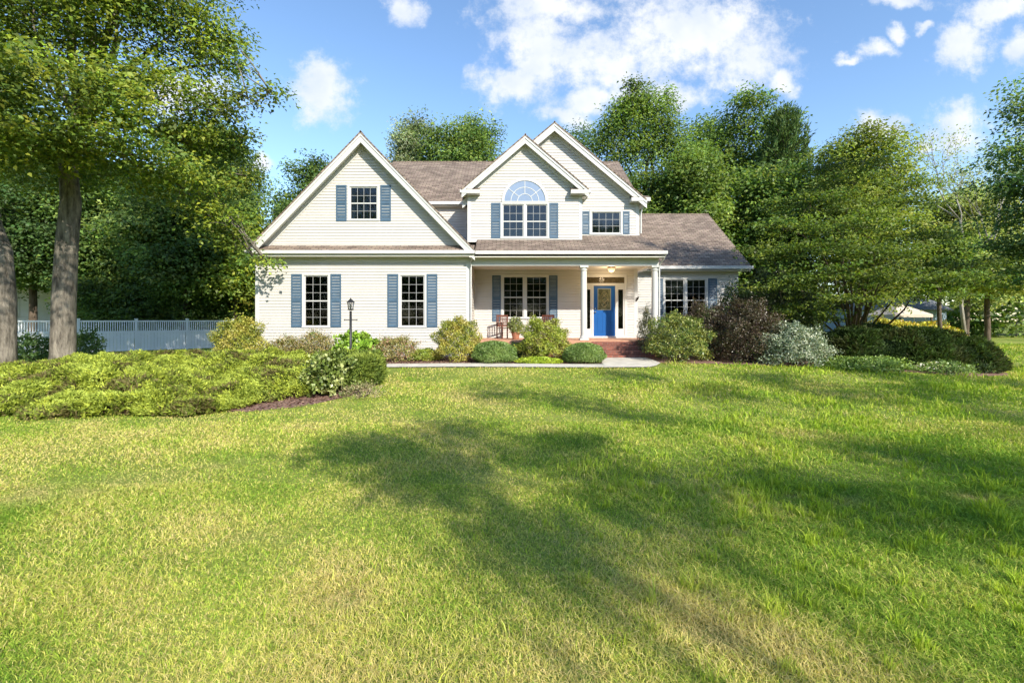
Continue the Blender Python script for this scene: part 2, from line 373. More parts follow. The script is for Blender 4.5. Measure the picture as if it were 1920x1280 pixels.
# walkway
wk = [(x, 14.22, x, 14.92) for x in np.linspace(-10, 3.0, 20)] + [(x, 14.22, x, 16.72) for x in np.linspace(3.02, 4.3, 6)] + [(4.6, 14.5, 4.6, 16.72), (4.9, 15.0, 4.9, 16.72)]
sheet('footpath', wk, M['concrete'], 0.035)

# ------------------------------------------------------------------ house
H = empty('house', (-1.5, 20, 0.3), 'cream sided two storey house with blue shutters, brown shingle roofs and blue front door', 'house')
BOARD = 0.1135; LAP = 0.028
def clip(poly, axis, lim, keep_less):
    out = []
    n = len(poly)
    for i in range(n):
        a, b = poly[i], poly[(i + 1) % n]; da = (lim - a[axis]) * (1 if keep_less else -1); db = (lim - b[axis]) * (1 if keep_less else -1)
        if da >= 0: out.append(a)
        if (da > 0 and db < 0) or (da < 0 and db > 0):
            t = da / (da - db); out.append((a[0] + (b[0] - a[0]) * t, a[1] + (b[1] - a[1]) * t))
    return out if len(out) >= 3 else []
def siding(poly, T, holes=(), name='wall', mat='siding', parent=None):
    mb = MB(); z0 = min(p[1] for p in poly); zt = max(p[1] for p in poly)
    n = math.ceil((zt - z0) / BOARD)
    for k in range(n):
        a = z0 + k * BOARD; b = a + BOARD; base = clip(clip(poly, 1, a, False), 1, b, True)
        if not base: continue
        pieces = [base]
        for (hx0, hx1, hz0, hz1) in holes:
            if min(b, hz1) - max(a, hz0) > 0.9 * BOARD:
                nxt = []
                for p in pieces:
                    for q in (clip(p, 0, hx0, True), clip(p, 0, hx1, False)):
                        if q: nxt.append(q)
                pieces = nxt
        for p in pieces:
            zc = a + 0.70 * BOARD; lo = clip(p, 1, zc, True); hi = clip(p, 1, zc, False)
            if lo: mb.poly([T(x, z, LAP * (1 - 0.25 * (z - a) / (zc - a))) for x, z in lo])
            if hi: mb.poly([T(x, z, LAP * 0.75 * (b - z) / (b - zc)) for x, z in hi])
            e = [q for q in p if abs(q[1] - a) < 1e-6]
            if len(e) >= 2:
                x0 = min(q[0] for q in e); x1 = max(q[0] for q in e)
                mb.poly([T(x0, a, 0), T(x1, a, 0), T(x1, a, LAP), T(x0, a, LAP)])
    return mb.build(name, M[mat], parent or H)
def front(y): return lambda x, z, o: (x, y - o, z)
def right_side(x): return lambda y, z, o: (x + o, y, z)
def left_side(x): return lambda y, z, o: (x - o, y, z)
def rect(x0, x1, z0, z1): return [(x0, z0), (x1, z0), (x1, z1), (x0, z1)]

def window(glass, z0, z1, y, cols, rows, rail=True, casing=0.075, parent=None, curtains=None, railz=None, blind=None):
    """glass: list of (x0,x1); wall plane y, facing -Y"""
    sf = 0.042; X0 = glass[0][0]; X1 = glass[-1][1]
    m = MB(); a = sf; c = casing
    m.box(X0 - a - c, X0 - a, y - 0.04, y + 0.03, z0 - a, z1 + a); m.box(X1 + a, X1 + a + c, y - 0.04, y + 0.03, z0 - a, z1 + a)
    m.box(X0 - a - c, X1 + a + c, y - 0.043, y + 0.03, z1 + a, z1 + a + c); m.box(X0 - a - c - 0.01, X1 + a + c + 0.01, y - 0.055, y + 0.03, z0 - a - c * 0.6, z0 - a)
    for i in range(len(glass) - 1):
        m.box(glass[i][1] + a, glass[i + 1][0] - a, y - 0.03, y + 0.03, z0 - a, z1 + a)
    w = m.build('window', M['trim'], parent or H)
    zm = railz if railz is not None else (z0 + z1) / 2
    for (x0, x1) in glass:
        s = MB(); s.box(x0 - a, x0, y, y + 0.035, z0 - a, z1 + a); s.box(x1, x1 + a, y, y + 0.035, z0 - a, z1 + a)
        s.box(x0, x1, y, y + 0.035, z0 - a, z0); s.box(x0, x1, y, y + 0.035, z1, z1 + a)
        if rail: s.box(x0, x1, y - 0.004, y + 0.035, zm - 0.022, zm + 0.022)
        s.build('sash', M['trim'], w)
        g = MB(); t = 0.0058
        for k in range(1, cols): xx = x0 + (x1 - x0) * k / cols; g.box(xx - t, xx + t, y + 0.010, y + 0.024, z0, z1)
        spans = [(z0, zm), (zm, z1)] if rail else [(z0, z1)]
        for (p, q) in spans:
            for k in range(1, rows): zz = p + (q - p) * k / rows; g.box(x0, x1, y + 0.012, y + 0.022, zz - t, zz + t)
        g.build('grille', M['bars'], w)
        MB().box(x0, x1, y + 0.026, y + 0.031, z0, z1).build('pane', M['glass'], w)
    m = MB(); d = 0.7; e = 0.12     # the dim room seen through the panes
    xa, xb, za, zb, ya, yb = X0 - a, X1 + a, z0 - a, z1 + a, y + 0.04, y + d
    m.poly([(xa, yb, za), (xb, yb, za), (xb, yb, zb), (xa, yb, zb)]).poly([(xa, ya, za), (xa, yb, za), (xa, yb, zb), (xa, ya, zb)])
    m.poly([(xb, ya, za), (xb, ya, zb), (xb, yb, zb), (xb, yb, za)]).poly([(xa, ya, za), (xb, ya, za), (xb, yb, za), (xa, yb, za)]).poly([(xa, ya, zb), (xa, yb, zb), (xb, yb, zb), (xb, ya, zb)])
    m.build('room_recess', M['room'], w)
    if curtains:
        for (cx0, cx1, cz0, cz1) in curtains:
            cm = MB(); n = max(4, int((cx1 - cx0) / 0.03)); pts = [(cx0 + (cx1 - cx0) * k / n, y + 0.12 + 0.02 * math.sin(k * 1.9)) for k in range(n + 1)]
            for k in range(n): (p, q), (r, s_) = pts[k], pts[k + 1]; cm.poly([(p, q, cz0), (r, s_, cz0), (r, s_, cz1), (p, q, cz1)])
            cm.build('curtain', M['curtain'], w)
    if blind:
        cm = MB()
        for (bx0, bx1, bz0, bz1) in blind:
            k = bz0
            while k < bz1: cm.box(bx0, bx1, y + 0.07, y + 0.085, k, k + 0.022); k += 0.035
        cm.build('blind', M['curtain'], w)
    return (X0 - a - c, X1 + a + c, z0 - a - c, z1 + a + c)
def shutter(x0, x1, z0, z1, y, parent=None):
    m = MB(); b = 0.05; zm = z0 + (z1 - z0) * 0.5; f = y - 0.045
    m.box(x0, x0 + b, f, y - 0.017, z0, z1).box(x1 - b, x1, f, y - 0.017, z0, z1)
    for (a, c) in ((z0, z0 + 0.075), (zm - 0.035, zm + 0.035), (z1 - 0.06, z1)): m.box(x0 + b, x1 - b, f, y - 0.017, a, c)
    for (a, c) in ((z0 + 0.075, zm - 0.035), (zm + 0.035, z1 - 0.06)):
        n = max(3, int((c - a) / 0.055)); h = (c - a) / n
        for k in range(n):
            p = a + k * h; m.poly([(x0 + b, f + 0.006, p), (x1 - b, f + 0.006, p), (x1 - b, y - 0.02, p + h), (x0 + b, y - 0.02, p + h)])
            m.poly([(x0 + b, y - 0.02, p), (x1 - b, y - 0.02, p), (x1 - b, f + 0.006, p), (x0 + b, f + 0.006, p)][::1])
    return m.build('shutter', M['shutter'], parent or H)
def trim_box(*a, name='corner_trim', mat='trim'): return MB().box(*a).build(name, M[mat], H)

def gable_roof(ax, az, hw, slope, y0, y1, ywall, hl=None, fas=0.27, wallboard=True):
    """gable facing the camera: apex (ax,az), half widths, front rake at y0, back y1, gable wall at ywall"""
    hl = hl or hw; zl = az - slope * hl; zr = az - slope * hw; t = 0.05
    XL, XR = ax - hl, ax + hw
    m = MB(); cs = math.sqrt(1 + slope * slope)
    m.slab([(ax, y0 - 0.035, az), (ax, y1, az), (XL, y1, zl), (XL, y0 - 0.035, zl)], t); m.slab([(ax, y0 - 0.035, az), (XR, y0 - 0.035, zr), (XR, y1, zr), (ax, y1, az)], t)
    m.tube([(ax, y0 - 0.03, az - 0.005), (ax, y1, az - 0.005)], 0.035, 6)
    m.build('roof', M['shingles'], H)
    tv = t * cs; fv = fas * cs
    def strip(ofs0, ofs1, ya, yb, name, mat, trimend=0.0):
        q = MB()
        q.prism([(XL + trimend, zl + trimend * slope - ofs1), (ax, az - ofs1), (ax, az - ofs0), (XL + trimend, zl + trimend * slope - ofs0)], ya, yb)
        q.prism([(ax, az - ofs1), (XR - trimend, zr + trimend * slope - ofs1), (XR - trimend, zr + trimend * slope - ofs0), (ax, az - ofs0)], ya, yb)
        q.build(name, M[mat], H)
    strip(tv + 0.004, tv + fv, y0 + 0.01, y0 + 0.045, 'rake_board', 'trim')
    strip(tv + 0.002, tv + 0.10, y0 - 0.018, y0 + 0.008, 'rake_moulding', 'trim')
    strip(tv + 0.10 * cs, tv + 0.13 * cs, y0 + 0.047, ywall - 0.002, 'soffit', 'soffit')
    if wallboard: strip(tv + 0.135 * cs, tv + 0.30 * cs, ywall - 0.05, ywall - 0.018, 'frieze', 'trim', 0.3)

YG, YA, YB, YP, YR = 17.8, 18.6, 19.1, 20.0, 21.4
Z0 = 0.62
# --- garage wing
gl = [(-8.08, -7.22), (-4.32, -3.46)]
hs = []
for (a, b) in gl:
    hs.append(window([(a, b)], 1.59, 3.51, YG, 3, 3))
    shutter(a - 0.545, a - 0.13, 1.52, 3.60, YG); shutter(b + 0.13, b + 0.545, 1.52, 3.60, YG)
GH = (-6.30, -5.30)
siding(rect(-10.0, -1.67, Z0, 4.3), front(YG), hs)
hg = window([GH], 5.76, 6.97, YG, 4, 2, curtains=[(-6.28, -6.2, 5.8, 6.9)])
shutter(-6.87, -6.46, 5.66, 7.07, YG); shutter(-5.14, -4.73, 5.66, 7.07, YG)
GAX, GAZ, GHW, GS = -5.78, 9.0, 4.36, 1.035
siding([(GAX - 4.2, 4.65), (GAX + 4.2, 4.65), (GAX, GAZ - 0.1)], front(YG), [hg])
gable_roof(GAX, GAZ, GHW, GS, 17.36, 24.5, YG, fas=0.24)
siding(rect(YG, YP, Z0, 4.3), right_side(-1.67)); siding(rect(YG, 27.5, Z0, 4.5), left_side(-10.0))
trim_box(-10.03, -9.88, YG - 0.03, YG + 0.12, Z0, 4.3); trim_box(-1.80, -1.645, YG - 0.03, YG + 0.12, Z0, 4.3)
trim_box(-9.88, -1.80, YG - 0.028, YG + 0.0, 4.06, 4.26, name='frieze')
MB().box(-10.0, -1.7, YG + 0.02, 27.4, 0.1, Z0).build('foundation', M['foundation'], H)
MB().slab([(-10.12, 17.38, 4.47), (-1.46, 17.38, 4.47), (-1.46, YG + 0.02, 4.74), (-10.12, YG + 0.02, 4.74)], 0.03).build('roof', M['shingles'], H)
def gutter(x0, x1, y, z, wall_y):
    m = MB(); m.box(x0, x1, y - 0.10, y, z - 0.115, z + 0.012); m.build('gutter', M['trim'], H, bevel=0.01)
    MB().box(x0 + 0.02, x1 - 0.02, y + 0.002, wall_y - 0.02, z - 0.2, z - 0.17).build('soffit', M['soffit'], H)
    MB().box(x0 + 0.01, x1 - 0.01, y + 0.002, y + 0.03, z - 0.168, z - 0.02).build('fascia', M['trim'], H)
gutter(-10.17, -1.42, 17.36, 4.44, YG)
# --- porch
PX1 = 5.84
px_ = (-1.40, PX1)
mb = MB(); mb.slab([(-1.42, 17.36, 4.44), (PX1, 17.36, 4.44), (5.33, YB + 0.15, 5.44), (-1.42, YB + 0.15, 5.44)], 0.04)
mb.slab([(PX1, 17.36, 4.44), (PX1, 21.0, 4.44), (5.33, YB + 0.15, 5.44)], 0.04)
mb.build('roof', M['shingles'], H)
m = MB(); m.box(-1.40, PX1 + 0.08, 17.26, 17.36, 4.30, 4.43); m.box(PX1, PX1 + 0.08, 17.37, 21.0, 4.30, 4.43); m.build('gutter', M['trim'], H, bevel=0.01)
MB().box(-1.64, PX1, 17.365, 17.72, 4.20, 4.235).build('soffit', M['soffit'], H)
MB().box(-1.64, 5.72, 17.72, 17.98, 3.92, 4.3).build('beam', M['trim'], H)
MB().box(5.48, 5.72, 17.985, 21.3, 3.92, 4.3).build('beam', M['trim'], H)
MB().box(-1.64, 5.47, 17.99, YP - 0.02, 4.02, 4.06).build('porch_ceiling', M['soffit'], H)
MB().box(-1.64, 5.72, 17.62, YP + 0.0, 0.86, 1.02).build('porch_floor', M['paver'], H)
MB().box(-1.6, 5.66, 17.72, YP - 0.1, 0.2, 0.855).build('porch_base', M['brick'], H)
def column(px):
    x = px; m = MB(); r = 0.125; m.box(x - 0.17, x + 0.17, 17.68, 18.02, 1.022, 1.09); m.box(x - 0.16, x + 0.16, 17.69, 18.01, 3.85, 3.918)
    m.lathe((x, 17.85, 0), [(0.155, 1.09), (0.155, 1.13), (0.135, 1.16), (r, 1.2), (r, 2.2), (r * 0.92, 3.68), (r * 0.92, 3.72), (0.14, 3.75), (0.14, 3.78), (r, 3.8), (0.15, 3.85)], 20)
    o = m.build('column', M['trim'], H)
    return o
column((1094.5 - 960) * 17.85 / F); column(5.60)
pg = [(-0.35, 0.47), (0.66, 1.50)]
hp = window(pg, 1.94, 3.68, YP, 3, 3, curtains=None, railz=2.80)
shutter(-0.87, -0.49, 1.74, 3.76, YP); shutter(1.62, 2.0, 1.74, 3.76, YP)
DX0, DX1 = 3.59, 4.53
siding(rect(-1.67, 5.5, 1.02, 4.1), front(YP), [hp, (3.18, 4.98, 0.9, 3.74)])
trim_box(5.36, 5.52, YP - 0.03, YP + 0.1, 1.02, 4.1)
# entrance: frame, transom, side lights, door
m = MB(); y = YP
m.box(3.14, 3.25, y - 0.04, y + 0.04, 1.022, 3.80); m.box(4.94, 5.05, y - 0.04, y + 0.04, 1.022, 3.80); m.box(3.25, 4.94, y - 0.041, y + 0.04, 3.68, 3.80)
m.box(3.25, 4.94, y - 0.036, y + 0.04, 3.31, 3.40); m.box(3.50, 3.585, y - 0.035, y + 0.04, 1.022, 3.31); m.box(4.535, 4.62, y - 0.035, y + 0.04, 1.022, 3.31)
for (a, b) in ((3.25, 3.50), (4.62, 4.94)):
    m.box(a, b, y - 0.02, y + 0.03, 1.022, 1.42); m.box(a, a + 0.045, y - 0.019, y + 0.03, 1.42, 3.31); m.box(b - 0.06, b, y - 0.019, y + 0.03, 1.42, 3.31); m.box(a + 0.045, b - 0.06, y - 0.018, y + 0.03, 3.14, 3.31)
m.box(3.25, 4.94, y - 0.02, y + 0.03, 3.40, 3.42); m.box(3.25, 4.94, y - 0.10, y + 0.0, 1.022, 1.10)
en = m.build('entrance_frame', M['trim'], H)
MB().box(3.295, 3.44, y + 0.005, y + 0.015, 1.42, 3.14).build('side_light', M['glass'], en)
MB().box(4.665, 4.88, y + 0.005, y + 0.015, 1.42, 3.14).build('side_light', M['glass'], en)
MB().box(3.25, 4.94, y + 0.005, y + 0.015, 3.42, 3.68).build('transom', glass_mat('transom_glass', (0.75, 0.75, 0.72), 1.15), en)
m = MB(); m.box(3.2, 3.585, y + 0.05, y + 0.06, 1.02, 3.8); m.box(4.53, 5.0, y + 0.05, y + 0.06, 1.02, 3.8); m.box(3.2, 5.0, y + 0.062, y + 0.07, 3.3, 3.8)
m.build('lace_curtain', plain('lace', (0.34, 0.27, 0.19), 0.9, 0.35, 10), en)
m = MB(); gx0, gx1, gz0, gz1 = 3.79, 4.32, 2.27, 3.16
m.box(DX0, gx0, y, y + 0.045, 1.10, 3.31); m.box(gx1, DX1, y, y + 0.045, 1.10, 3.31); m.box(gx0, gx1, y, y + 0.045, 1.10, gz0); m.box(gx0, gx1, y, y + 0.045, gz1, 3.31)
door = m.build('door', M['door'], H); tag(door, 'bright blue front door with a decorative glass panel')
m = MB()
for (a, b) in ((3.76, 4.0), (4.11, 4.35)):
    m.box(a, a + 0.02, y - 0.008, y, 1.3, 2.1); m.box(b - 0.02, b, y - 0.008, y, 1.3, 2.1); m.box(a + 0.02, b - 0.02, y - 0.008, y, 1.3, 1.32); m.box(a + 0.02, b - 0.02, y - 0.008, y, 2.08, 2.1)
m.build('panel_moulding', M['door'], door)
m = MB(); w = 0.03
m.box(gx0 - w, gx0, y - 0.015, y, gz0 - w, gz1 + w); m.box(gx1, gx1 + w, y - 0.015, y, gz0 - w, gz1 + w); m.box(gx0, gx1, y - 0.015, y, gz0 - w, gz0); m.box(gx0, gx1, y - 0.015, y, gz1, gz1 + w)
m.build('glass_frame', plain('putty', (0.30, 0.32, 0.26), 0.5), door)
gm_, nt, N, L, P = mat_new('leaded_glass'); P.inputs['Roughness'].default_value = 0.15
tc = N.new('ShaderNodeTexCoord'); vo = N.new('ShaderNodeTexVoronoi'); vo.inputs['Scale'].default_value = 9; L.new(tc.outputs['Object'], vo.inputs['Vector'])
cr = N.new('ShaderNodeValToRGB'); L.new(vo.outputs['Color'], cr.inputs[0]); cr.color_ramp.elements[0].color = (0.05, 0.055, 0.03, 1); cr.color_ramp.elements[1].color = (0.20, 0.20, 0.11, 1)
L.new(cr.outputs[0], P.inputs['Base Color'])
MB().box(gx0, gx1, y + 0.01, y + 0.03, gz0, gz1).build('leaded_panel', gm_, door)
m = MB()
cx, cz = (gx0 + gx1) / 2, (gz0 + gz1) / 2
m.tube([(cx + 0.17 * math.cos(t), y + 0.006, cz + 0.33 * math.sin(t)) for t in np.linspace(0, 2 * math.pi, 25)], 0.007, 5)
for k in (-1, 1):
    m.tube([(cx + k * 0.17, y + 0.006, cz), (cx, y + 0.006, cz + 0.15), (cx - k * 0.1, y + 0.006, cz + 0.28)], 0.006, 5); m.tube([(cx + k * 0.17, y + 0.006, cz), (cx, y + 0.006, cz - 0.15), (cx - k * 0.1, y + 0.006, cz - 0.28)], 0.006, 5)
m.build('leading', M['brass'], door)
m = MB(); m.tube([(3.66, y, 2.16), (3.66, y - 0.06, 2.16)], [0.03, 0.028], 10); m.lathe((3.66, y - 0.075, 2.16 - 0.03), [(0.01, 0), (0.032, 0.015), (0.032, 0.045), (0.01, 0.06)], 10)
m.build('handle', M['silver'], door)
MB().tube([(3.66, y, 2.3), (3.66, y - 0.025, 2.3)], 0.03, 10).build('lock', M['silver'], door)
# wall bracket on the corner trim and porch ceiling light
MB().tube([(5.44, YP - 0.035, 2.62), (5.50, YP - 0.10, 2.75), (5.53, YP - 0.12, 2.82)], [0.02, 0.04, 0.03], 8).build('wall_bracket', M['black'], H)
m = MB(); m.lathe((4.15, 19.0, 3.80), [(0.02, 0.0), (0.09, 0.03), (0.14, 0.09), (0.15, 0.14), (0.15, 0.16)], 20); cl = m.build('ceiling_light', M['globe'], H, True)
MB().lathe((4.15, 19.0, 3.96), [(0.17, 0), (0.17, 0.03), (0.10, 0.058)], 20).build('light_rim', M['brass'], cl)
lp = bpy.data.lights.new('porch_lamp', 'POINT'); lp.energy = 16; lp.color = (1, 0.72, 0.42); lp.shadow_soft_size = 0.12
lo = bpy.data.objects.new('porch_lamp', lp); COL.objects.link(lo); lo.location = (4.15, 19.0, 3.66)
# brick steps
m = MB()
for k in range(4): m.box(3.08, 5.55, 16.72 + 0.3 * k, 17.61, 0.30 + (0.15 * k if k else 0), 0.45 + 0.155 * k - 0.002)
m = MB()
for k in range(4):
    z1 = 0.50 + 0.157 * k; z0 = 0.2 if k == 0 else 0.50 + 0.157 * (k - 1) + 0.001
    m.box(3.08, 5.50, 16.72 + 0.3 * k, 17.60, z0, z1)
m.build('steps', M['brick'], H, bevel=0.012)
# --- upper floor: dormer gable A
ag = [(-0.35, 0.44), (0.61, 1.40)]
AAX, AAZ, AHW, AS = 0.535, 9.25, 2.56, 0.855
ha = window(ag, 5.22, 6.49, YA, 3, 2, curtains=[(-0.35, -0.22, 5.2, 5.95), (0.18, 0.26, 5.2, 6.0)], railz=5.83, blind=None)
FC = (0.525, 6.645); FR = 0.84
def arch(r0, r1, y0, y1, n=28):
    m = MB()
    for k in range(n):
        a0 = math.pi * k / n; a1 = math.pi * (k + 1) / n
        q = [(FC[0] + r * math.cos(a), FC[1] + r * math.sin(a)) for r, a in ((r0, a0), (r1, a0), (r1, a1), (r0, a1))]
        m.prism(q, y0, y1)
    return m
m = arch(FR, FR + 0.10, YA - 0.060, YA + 0.02); m.box(FC[0] - FR - 0.1, FC[0] + FR + 0.1, YA - 0.061, YA + 0.02, FC[1] - 0.04, FC[1])
fan = m.build('fan_window', M['trim'], H)
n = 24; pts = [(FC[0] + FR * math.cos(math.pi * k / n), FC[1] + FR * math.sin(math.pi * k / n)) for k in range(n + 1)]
MB().prism(pts, YA - 0.036, YA - 0.030).build('pane', M['shade'], fan)  # blue colour stands in for reflected sky, no window shade here
m = MB()
for r in (0.30, 0.57):
    m2 = arch(r - 0.012, r + 0.012, YA - 0.046, YA - 0.037); o = len(m.v); m.v += m2.v; m.f += [tuple(i + o for i in f) for f in m2.f]
for ang in (38, 90, 142):
    ca, sa = math.cos(R(ang)), math.sin(R(ang)); t = 0.012
    m.prism([(FC[0] + 0.30 * ca + t * sa, FC[1] + 0.30 * sa - t * ca), (FC[0] + FR * ca + t * sa, FC[1] + FR * sa - t * ca), (FC[0] + FR * ca - t * sa, FC[1] + FR * sa + t * ca), (FC[0] + 0.30 * ca - t * sa, FC[1] + 0.30 * sa + t * ca)], YA - 0.047, YA - 0.0365)
m.build('grille', M['trim'], fan)
shutter(-0.85, -0.47, 5.14, 6.58, YA); shutter(1.52, 1.89, 5.14, 6.58, YA)
AX0, AX1 = -1.79, 2.835
siding([(AX0, 5.05), (AX1, 5.05), (AX1, 7.2), (AAX, AAZ - 0.12), (AX0, 7.2)], front(YA), [ha])
siding(rect(YA, 22.5, 5.0, 7.2), left_side(AX0)); siding(rect(YA, YB + 0.1, 5.0, 7.2), right_side(AX1))
trim_box(AX0 - 0.03, AX0 + 0.10, YA - 0.03, YA + 0.1, 5.05, 6.98); trim_box(AX1 - 0.10, AX1 + 0.03, YA - 0.03, YA + 0.1, 5.05, 6.98)
trim_box(AX0 - 0.03, AX1 + 0.03, YA - 0.034, YA + 0.05, 4.98, 5.08, name='skirt_board')
gable_roof(AAX, AAZ, AHW, AS, 18.25, 22.9, YA, fas=0.22)
def eave_return(x0, x1, y0, y1, z, toward):
    m = MB(); m.box(x0, x1, y0 - 0.012, y1, z - 0.14, z); m.build('cornice_return', M['trim'], H)
    MB().slab([(x0, y0 - 0.01, z + 0.02), (x1, y0 - 0.01, z + 0.02), (x1, y1 - 0.02, z + 0.16), (x0, y1 - 0.02, z + 0.16)], 0.02).build('roof', M['shingles'], H)
eave_return(-2.02, -1.30, 18.25, YA - 0.02, 7.03, 1); eave_return(2.37, 3.10, 18.25, YA - 0.02, 7.03, 1)
MB().box(-2.09, -2.0, 18.25, 22.0, 6.92, 7.04).build('gutter', M['trim'], H); MB().box(3.08, 3.17, 18.25, YB - 0.02, 6.92, 7.04).build('gutter', M['trim'], H)
MB().box(AX1 + 0.02, 3.07, 18.6, YB - 0.02, 6.85, 6.88).build('soffit', M['soffit'], H); MB().box(-1.99, AX0 - 0.02, 18.6, 20.0, 6.85, 6.88).build('soffit', M['soffit'], H)
# --- gable B and main body
BAX, BAZ, BHW, BS = 1.754, 9.96, 3.80, 0.84
hb = window([(3.37, 4.52)], 5.47, 6.30, YB, 4, 3, rail=False)
shutter(2.93, 3.25, 5.40, 6.36, YB); shutter(4.64, 4.93, 5.40, 6.36, YB)
siding([(-1.8, 5.3), (5.31, 5.3), (5.31, 7.0), (BAX, BAZ - 0.12), (-1.8, 7.0)], front(YB), [hb])
siding(rect(YB, 27.5, 4.5, 6.9), right_side(5.31)); trim_box(5.19, 5.34, YB - 0.03, YB + 0.1, 5.3, 6.9)
trim_box(2.87, 5.34, YB - 0.034, YB + 0.05, 5.27, 5.36, name='skirt_board')
gable_roof(BAX, BAZ, BHW, BS, 18.72, 24.0, YB, fas=0.23)
eave_return(4.92, 5.70, 18.72, YB - 0.02, 6.84, 1)
MB().box(5.56, 5.67, 18.72, 27.8, 6.70, 6.83).build('gutter', M['trim'], H)
MB().box(5.33, 5.55, YB, 27.5, 6.62, 6.65).build('soffit', M['soffit'], H)
MB().tube([(5.60, 18.80, 6.70), (5.45, 18.98, 6.5), (5.40, 19.05, 6.3), (5.40, 19.05, 5.42)], 0.035, 8).build('downspout', M['trim'], H)
# main roof
mz = lambda yy: 6.95 + 0.759 * (yy - 19.75)
RY = 23.9; RZ = mz(RY)
m = MB(); m.slab([(-6.25, 19.75, 6.95), (5.62, 19.75, 6.95), (5.62, RY, RZ), (-6.25, RY, RZ)], 0.06); m.slab([(5.62, 28.05, 6.95), (-6.25, 28.05, 6.95), (-6.25, RY, RZ), (5.62, RY, RZ)], 0.06)
m.tube([(-6.25, RY, RZ), (5.62, RY, RZ)], 0.04, 6); m.build('roof', M['shingles'], H)
siding([(YP, 4.3), (27.6, 4.3), (27.6, 6.9), (RY, RZ - 0.15), (YP, 6.9)], right_side(5.32))
siding([(YP, 4.3), (27.6, 4.3), (27.6, 6.9), (RY, RZ - 0.15), (YP, 6.9)], left_side(-6.0))
siding(rect(-6.0, AX0, 4.3, 6.9), front(YP))
m = MB(); m.box(-6.2, -2.1, 19.66, 19.75, 6.80, 6.93); m.build('gutter', M['trim'], H); MB().box(-6.2, -1.99, 19.76, YP - 0.02, 6.75, 6.78).build('soffit', M['soffit'], H)
# --- right wing
wg = [(7.22, 8.06), (8.25, 9.08)]
hr = window(wg, 1.80, 3.67, YR, 3, 3, railz=2.73, blind=[(7.22, 8.06, 2.9, 3.66), (8.25, 9.08, 2.9, 3.66)])
shutter(6.66, 7.08, 1.72, 3.75, YR); shutter(9.22, 9.63, 1.72, 3.75, YR)
siding(rect(5.4, 10.6, Z0, 4.2), front(YR), [hr]); trim_box(10.48, 10.63, YR - 0.03, YR + 0.1, Z0, 4.2)
trim_box(5.4, 10.48, YR - 0.028, YR, 3.98, 4.16, name='frieze')
WZ = lambda yy: 4.30 + 0.75 * (yy - 21.0)
WRY = 25.6
m = MB(); m.slab([(5.3, 21.0, 4.30), (11.05, 21.0, 4.30), (11.05, WRY, WZ(WRY)), (5.3, WRY, WZ(WRY))], 0.06); m.slab([(11.05, 30.2, 4.3), (5.3, 30.2, 4.3), (5.3, WRY, WZ(WRY)), (11.05, WRY, WZ(WRY))], 0.06)
m.tube([(5.35, WRY, WZ(WRY)), (11.05, WRY, WZ(WRY))], 0.04, 6); m.build('roof', M['shingles'], H)
m = MB(); m.box(5.95, 11.1, 20.90, 21.0, 4.15, 4.29); m.build('gutter', M['trim'], H, bevel=0.01)
MB().box(5.74, 11.04, 21.0, YR - 0.02, 4.08, 4.11).build('soffit', M['soffit'], H)
siding([(YR, Z0), (29.8, Z0), (29.8, 4.2), (WRY, WZ(WRY) - 0.15), (YR, 4.2)], right_side(10.6))
m = MB()
for ya, za, yb, zb in ((21.0, 4.30, WRY, WZ(WRY)), (30.2, 4.3, WRY, WZ(WRY))): m.poly([(11.0, ya, za - 0.08), (11.0, ya, za - 0.3), (11.0, yb, zb - 0.3), (11.0, yb, zb - 0.08)])
m.build('rake_board', M['trim'], H)
MB().box(5.4, 10.6, YR + 0.03, 29.7, 0.1, Z0).build('foundation', M['foundation'], H)
# back shell so nothing is open from behind
m = MB(); m.box(-9.98, 5.3, 27.5, 27.6, 0.2, 6.9); m.box(5.4, 10.58, 29.7, 29.8, 0.2, 4.2); m.build('back_wall', M['siding'], H)
# downspouts
MB().tube([(-1.48, 17.33, 4.34), (-1.52, 17.5, 4.2), (-1.60, 17.72, 4.05), (-1.60, 17.72, 0.7)], 0.032, 8).build('downspout', M['trim'], H)
MB().tube([(5.90, 17.45, 4.32), (5.87, 17.6, 4.15), (5.78, 17.75, 4.0), (5.78, 17.85, 3.85), (5.78, 17.85, 0.9)], 0.03, 8).build('downspout', M['trim'], H)

# ------------------------------------------------------------------ vegetation engine
def unit(v): return v / np.maximum(np.linalg.norm(v, axis=1, keepdims=True), 1e-9)
def rdir(n, r=None):
    r = r or rng; return unit(r.normal(size=(n, 3)))
def leaves(name, P, D, L, Wd, C, mat, parent=None, fold=0.25, up=None):
    """diamond leaves: base P, unit direction D, length L, width Wd, colour C"""
    n = len(P); U = rdir(n) if up is None else unit(up + 0.45 * rdir(n))
    Sd = unit(np.cross(D, U)); Nn = np.cross(Sd, D)
    L = np.broadcast_to(L, (n,))[:, None]; Wd = np.broadcast_to(Wd, (n,))[:, None]
    mid = P + D * L * 0.45
    V = np.empty((n, 4, 3)); V[:, 0] = P; V[:, 1] = mid + Sd * Wd * 0.5 + Nn * Wd * fold; V[:, 2] = P + D * L - Nn * L * 0.12; V[:, 3] = mid - Sd * Wd * 0.5 + Nn * Wd * fold
    return npmesh(name, V.reshape(-1, 3), np.arange(n * 4).reshape(n, 4), mat, parent, np.repeat(np.clip(C, 0, 1), 4, axis=0))
def pick(pal, n, r=None, jit=0.18):
    r = r or rng; pal = np.array([p[:3] for p in pal]); 
    c = pal[r.integers(0, len(pal), n)]; return c * (1 + jit * r.normal(size=(n, 1))) * (1 + 0.06 * r.normal(size=(n, 3)))
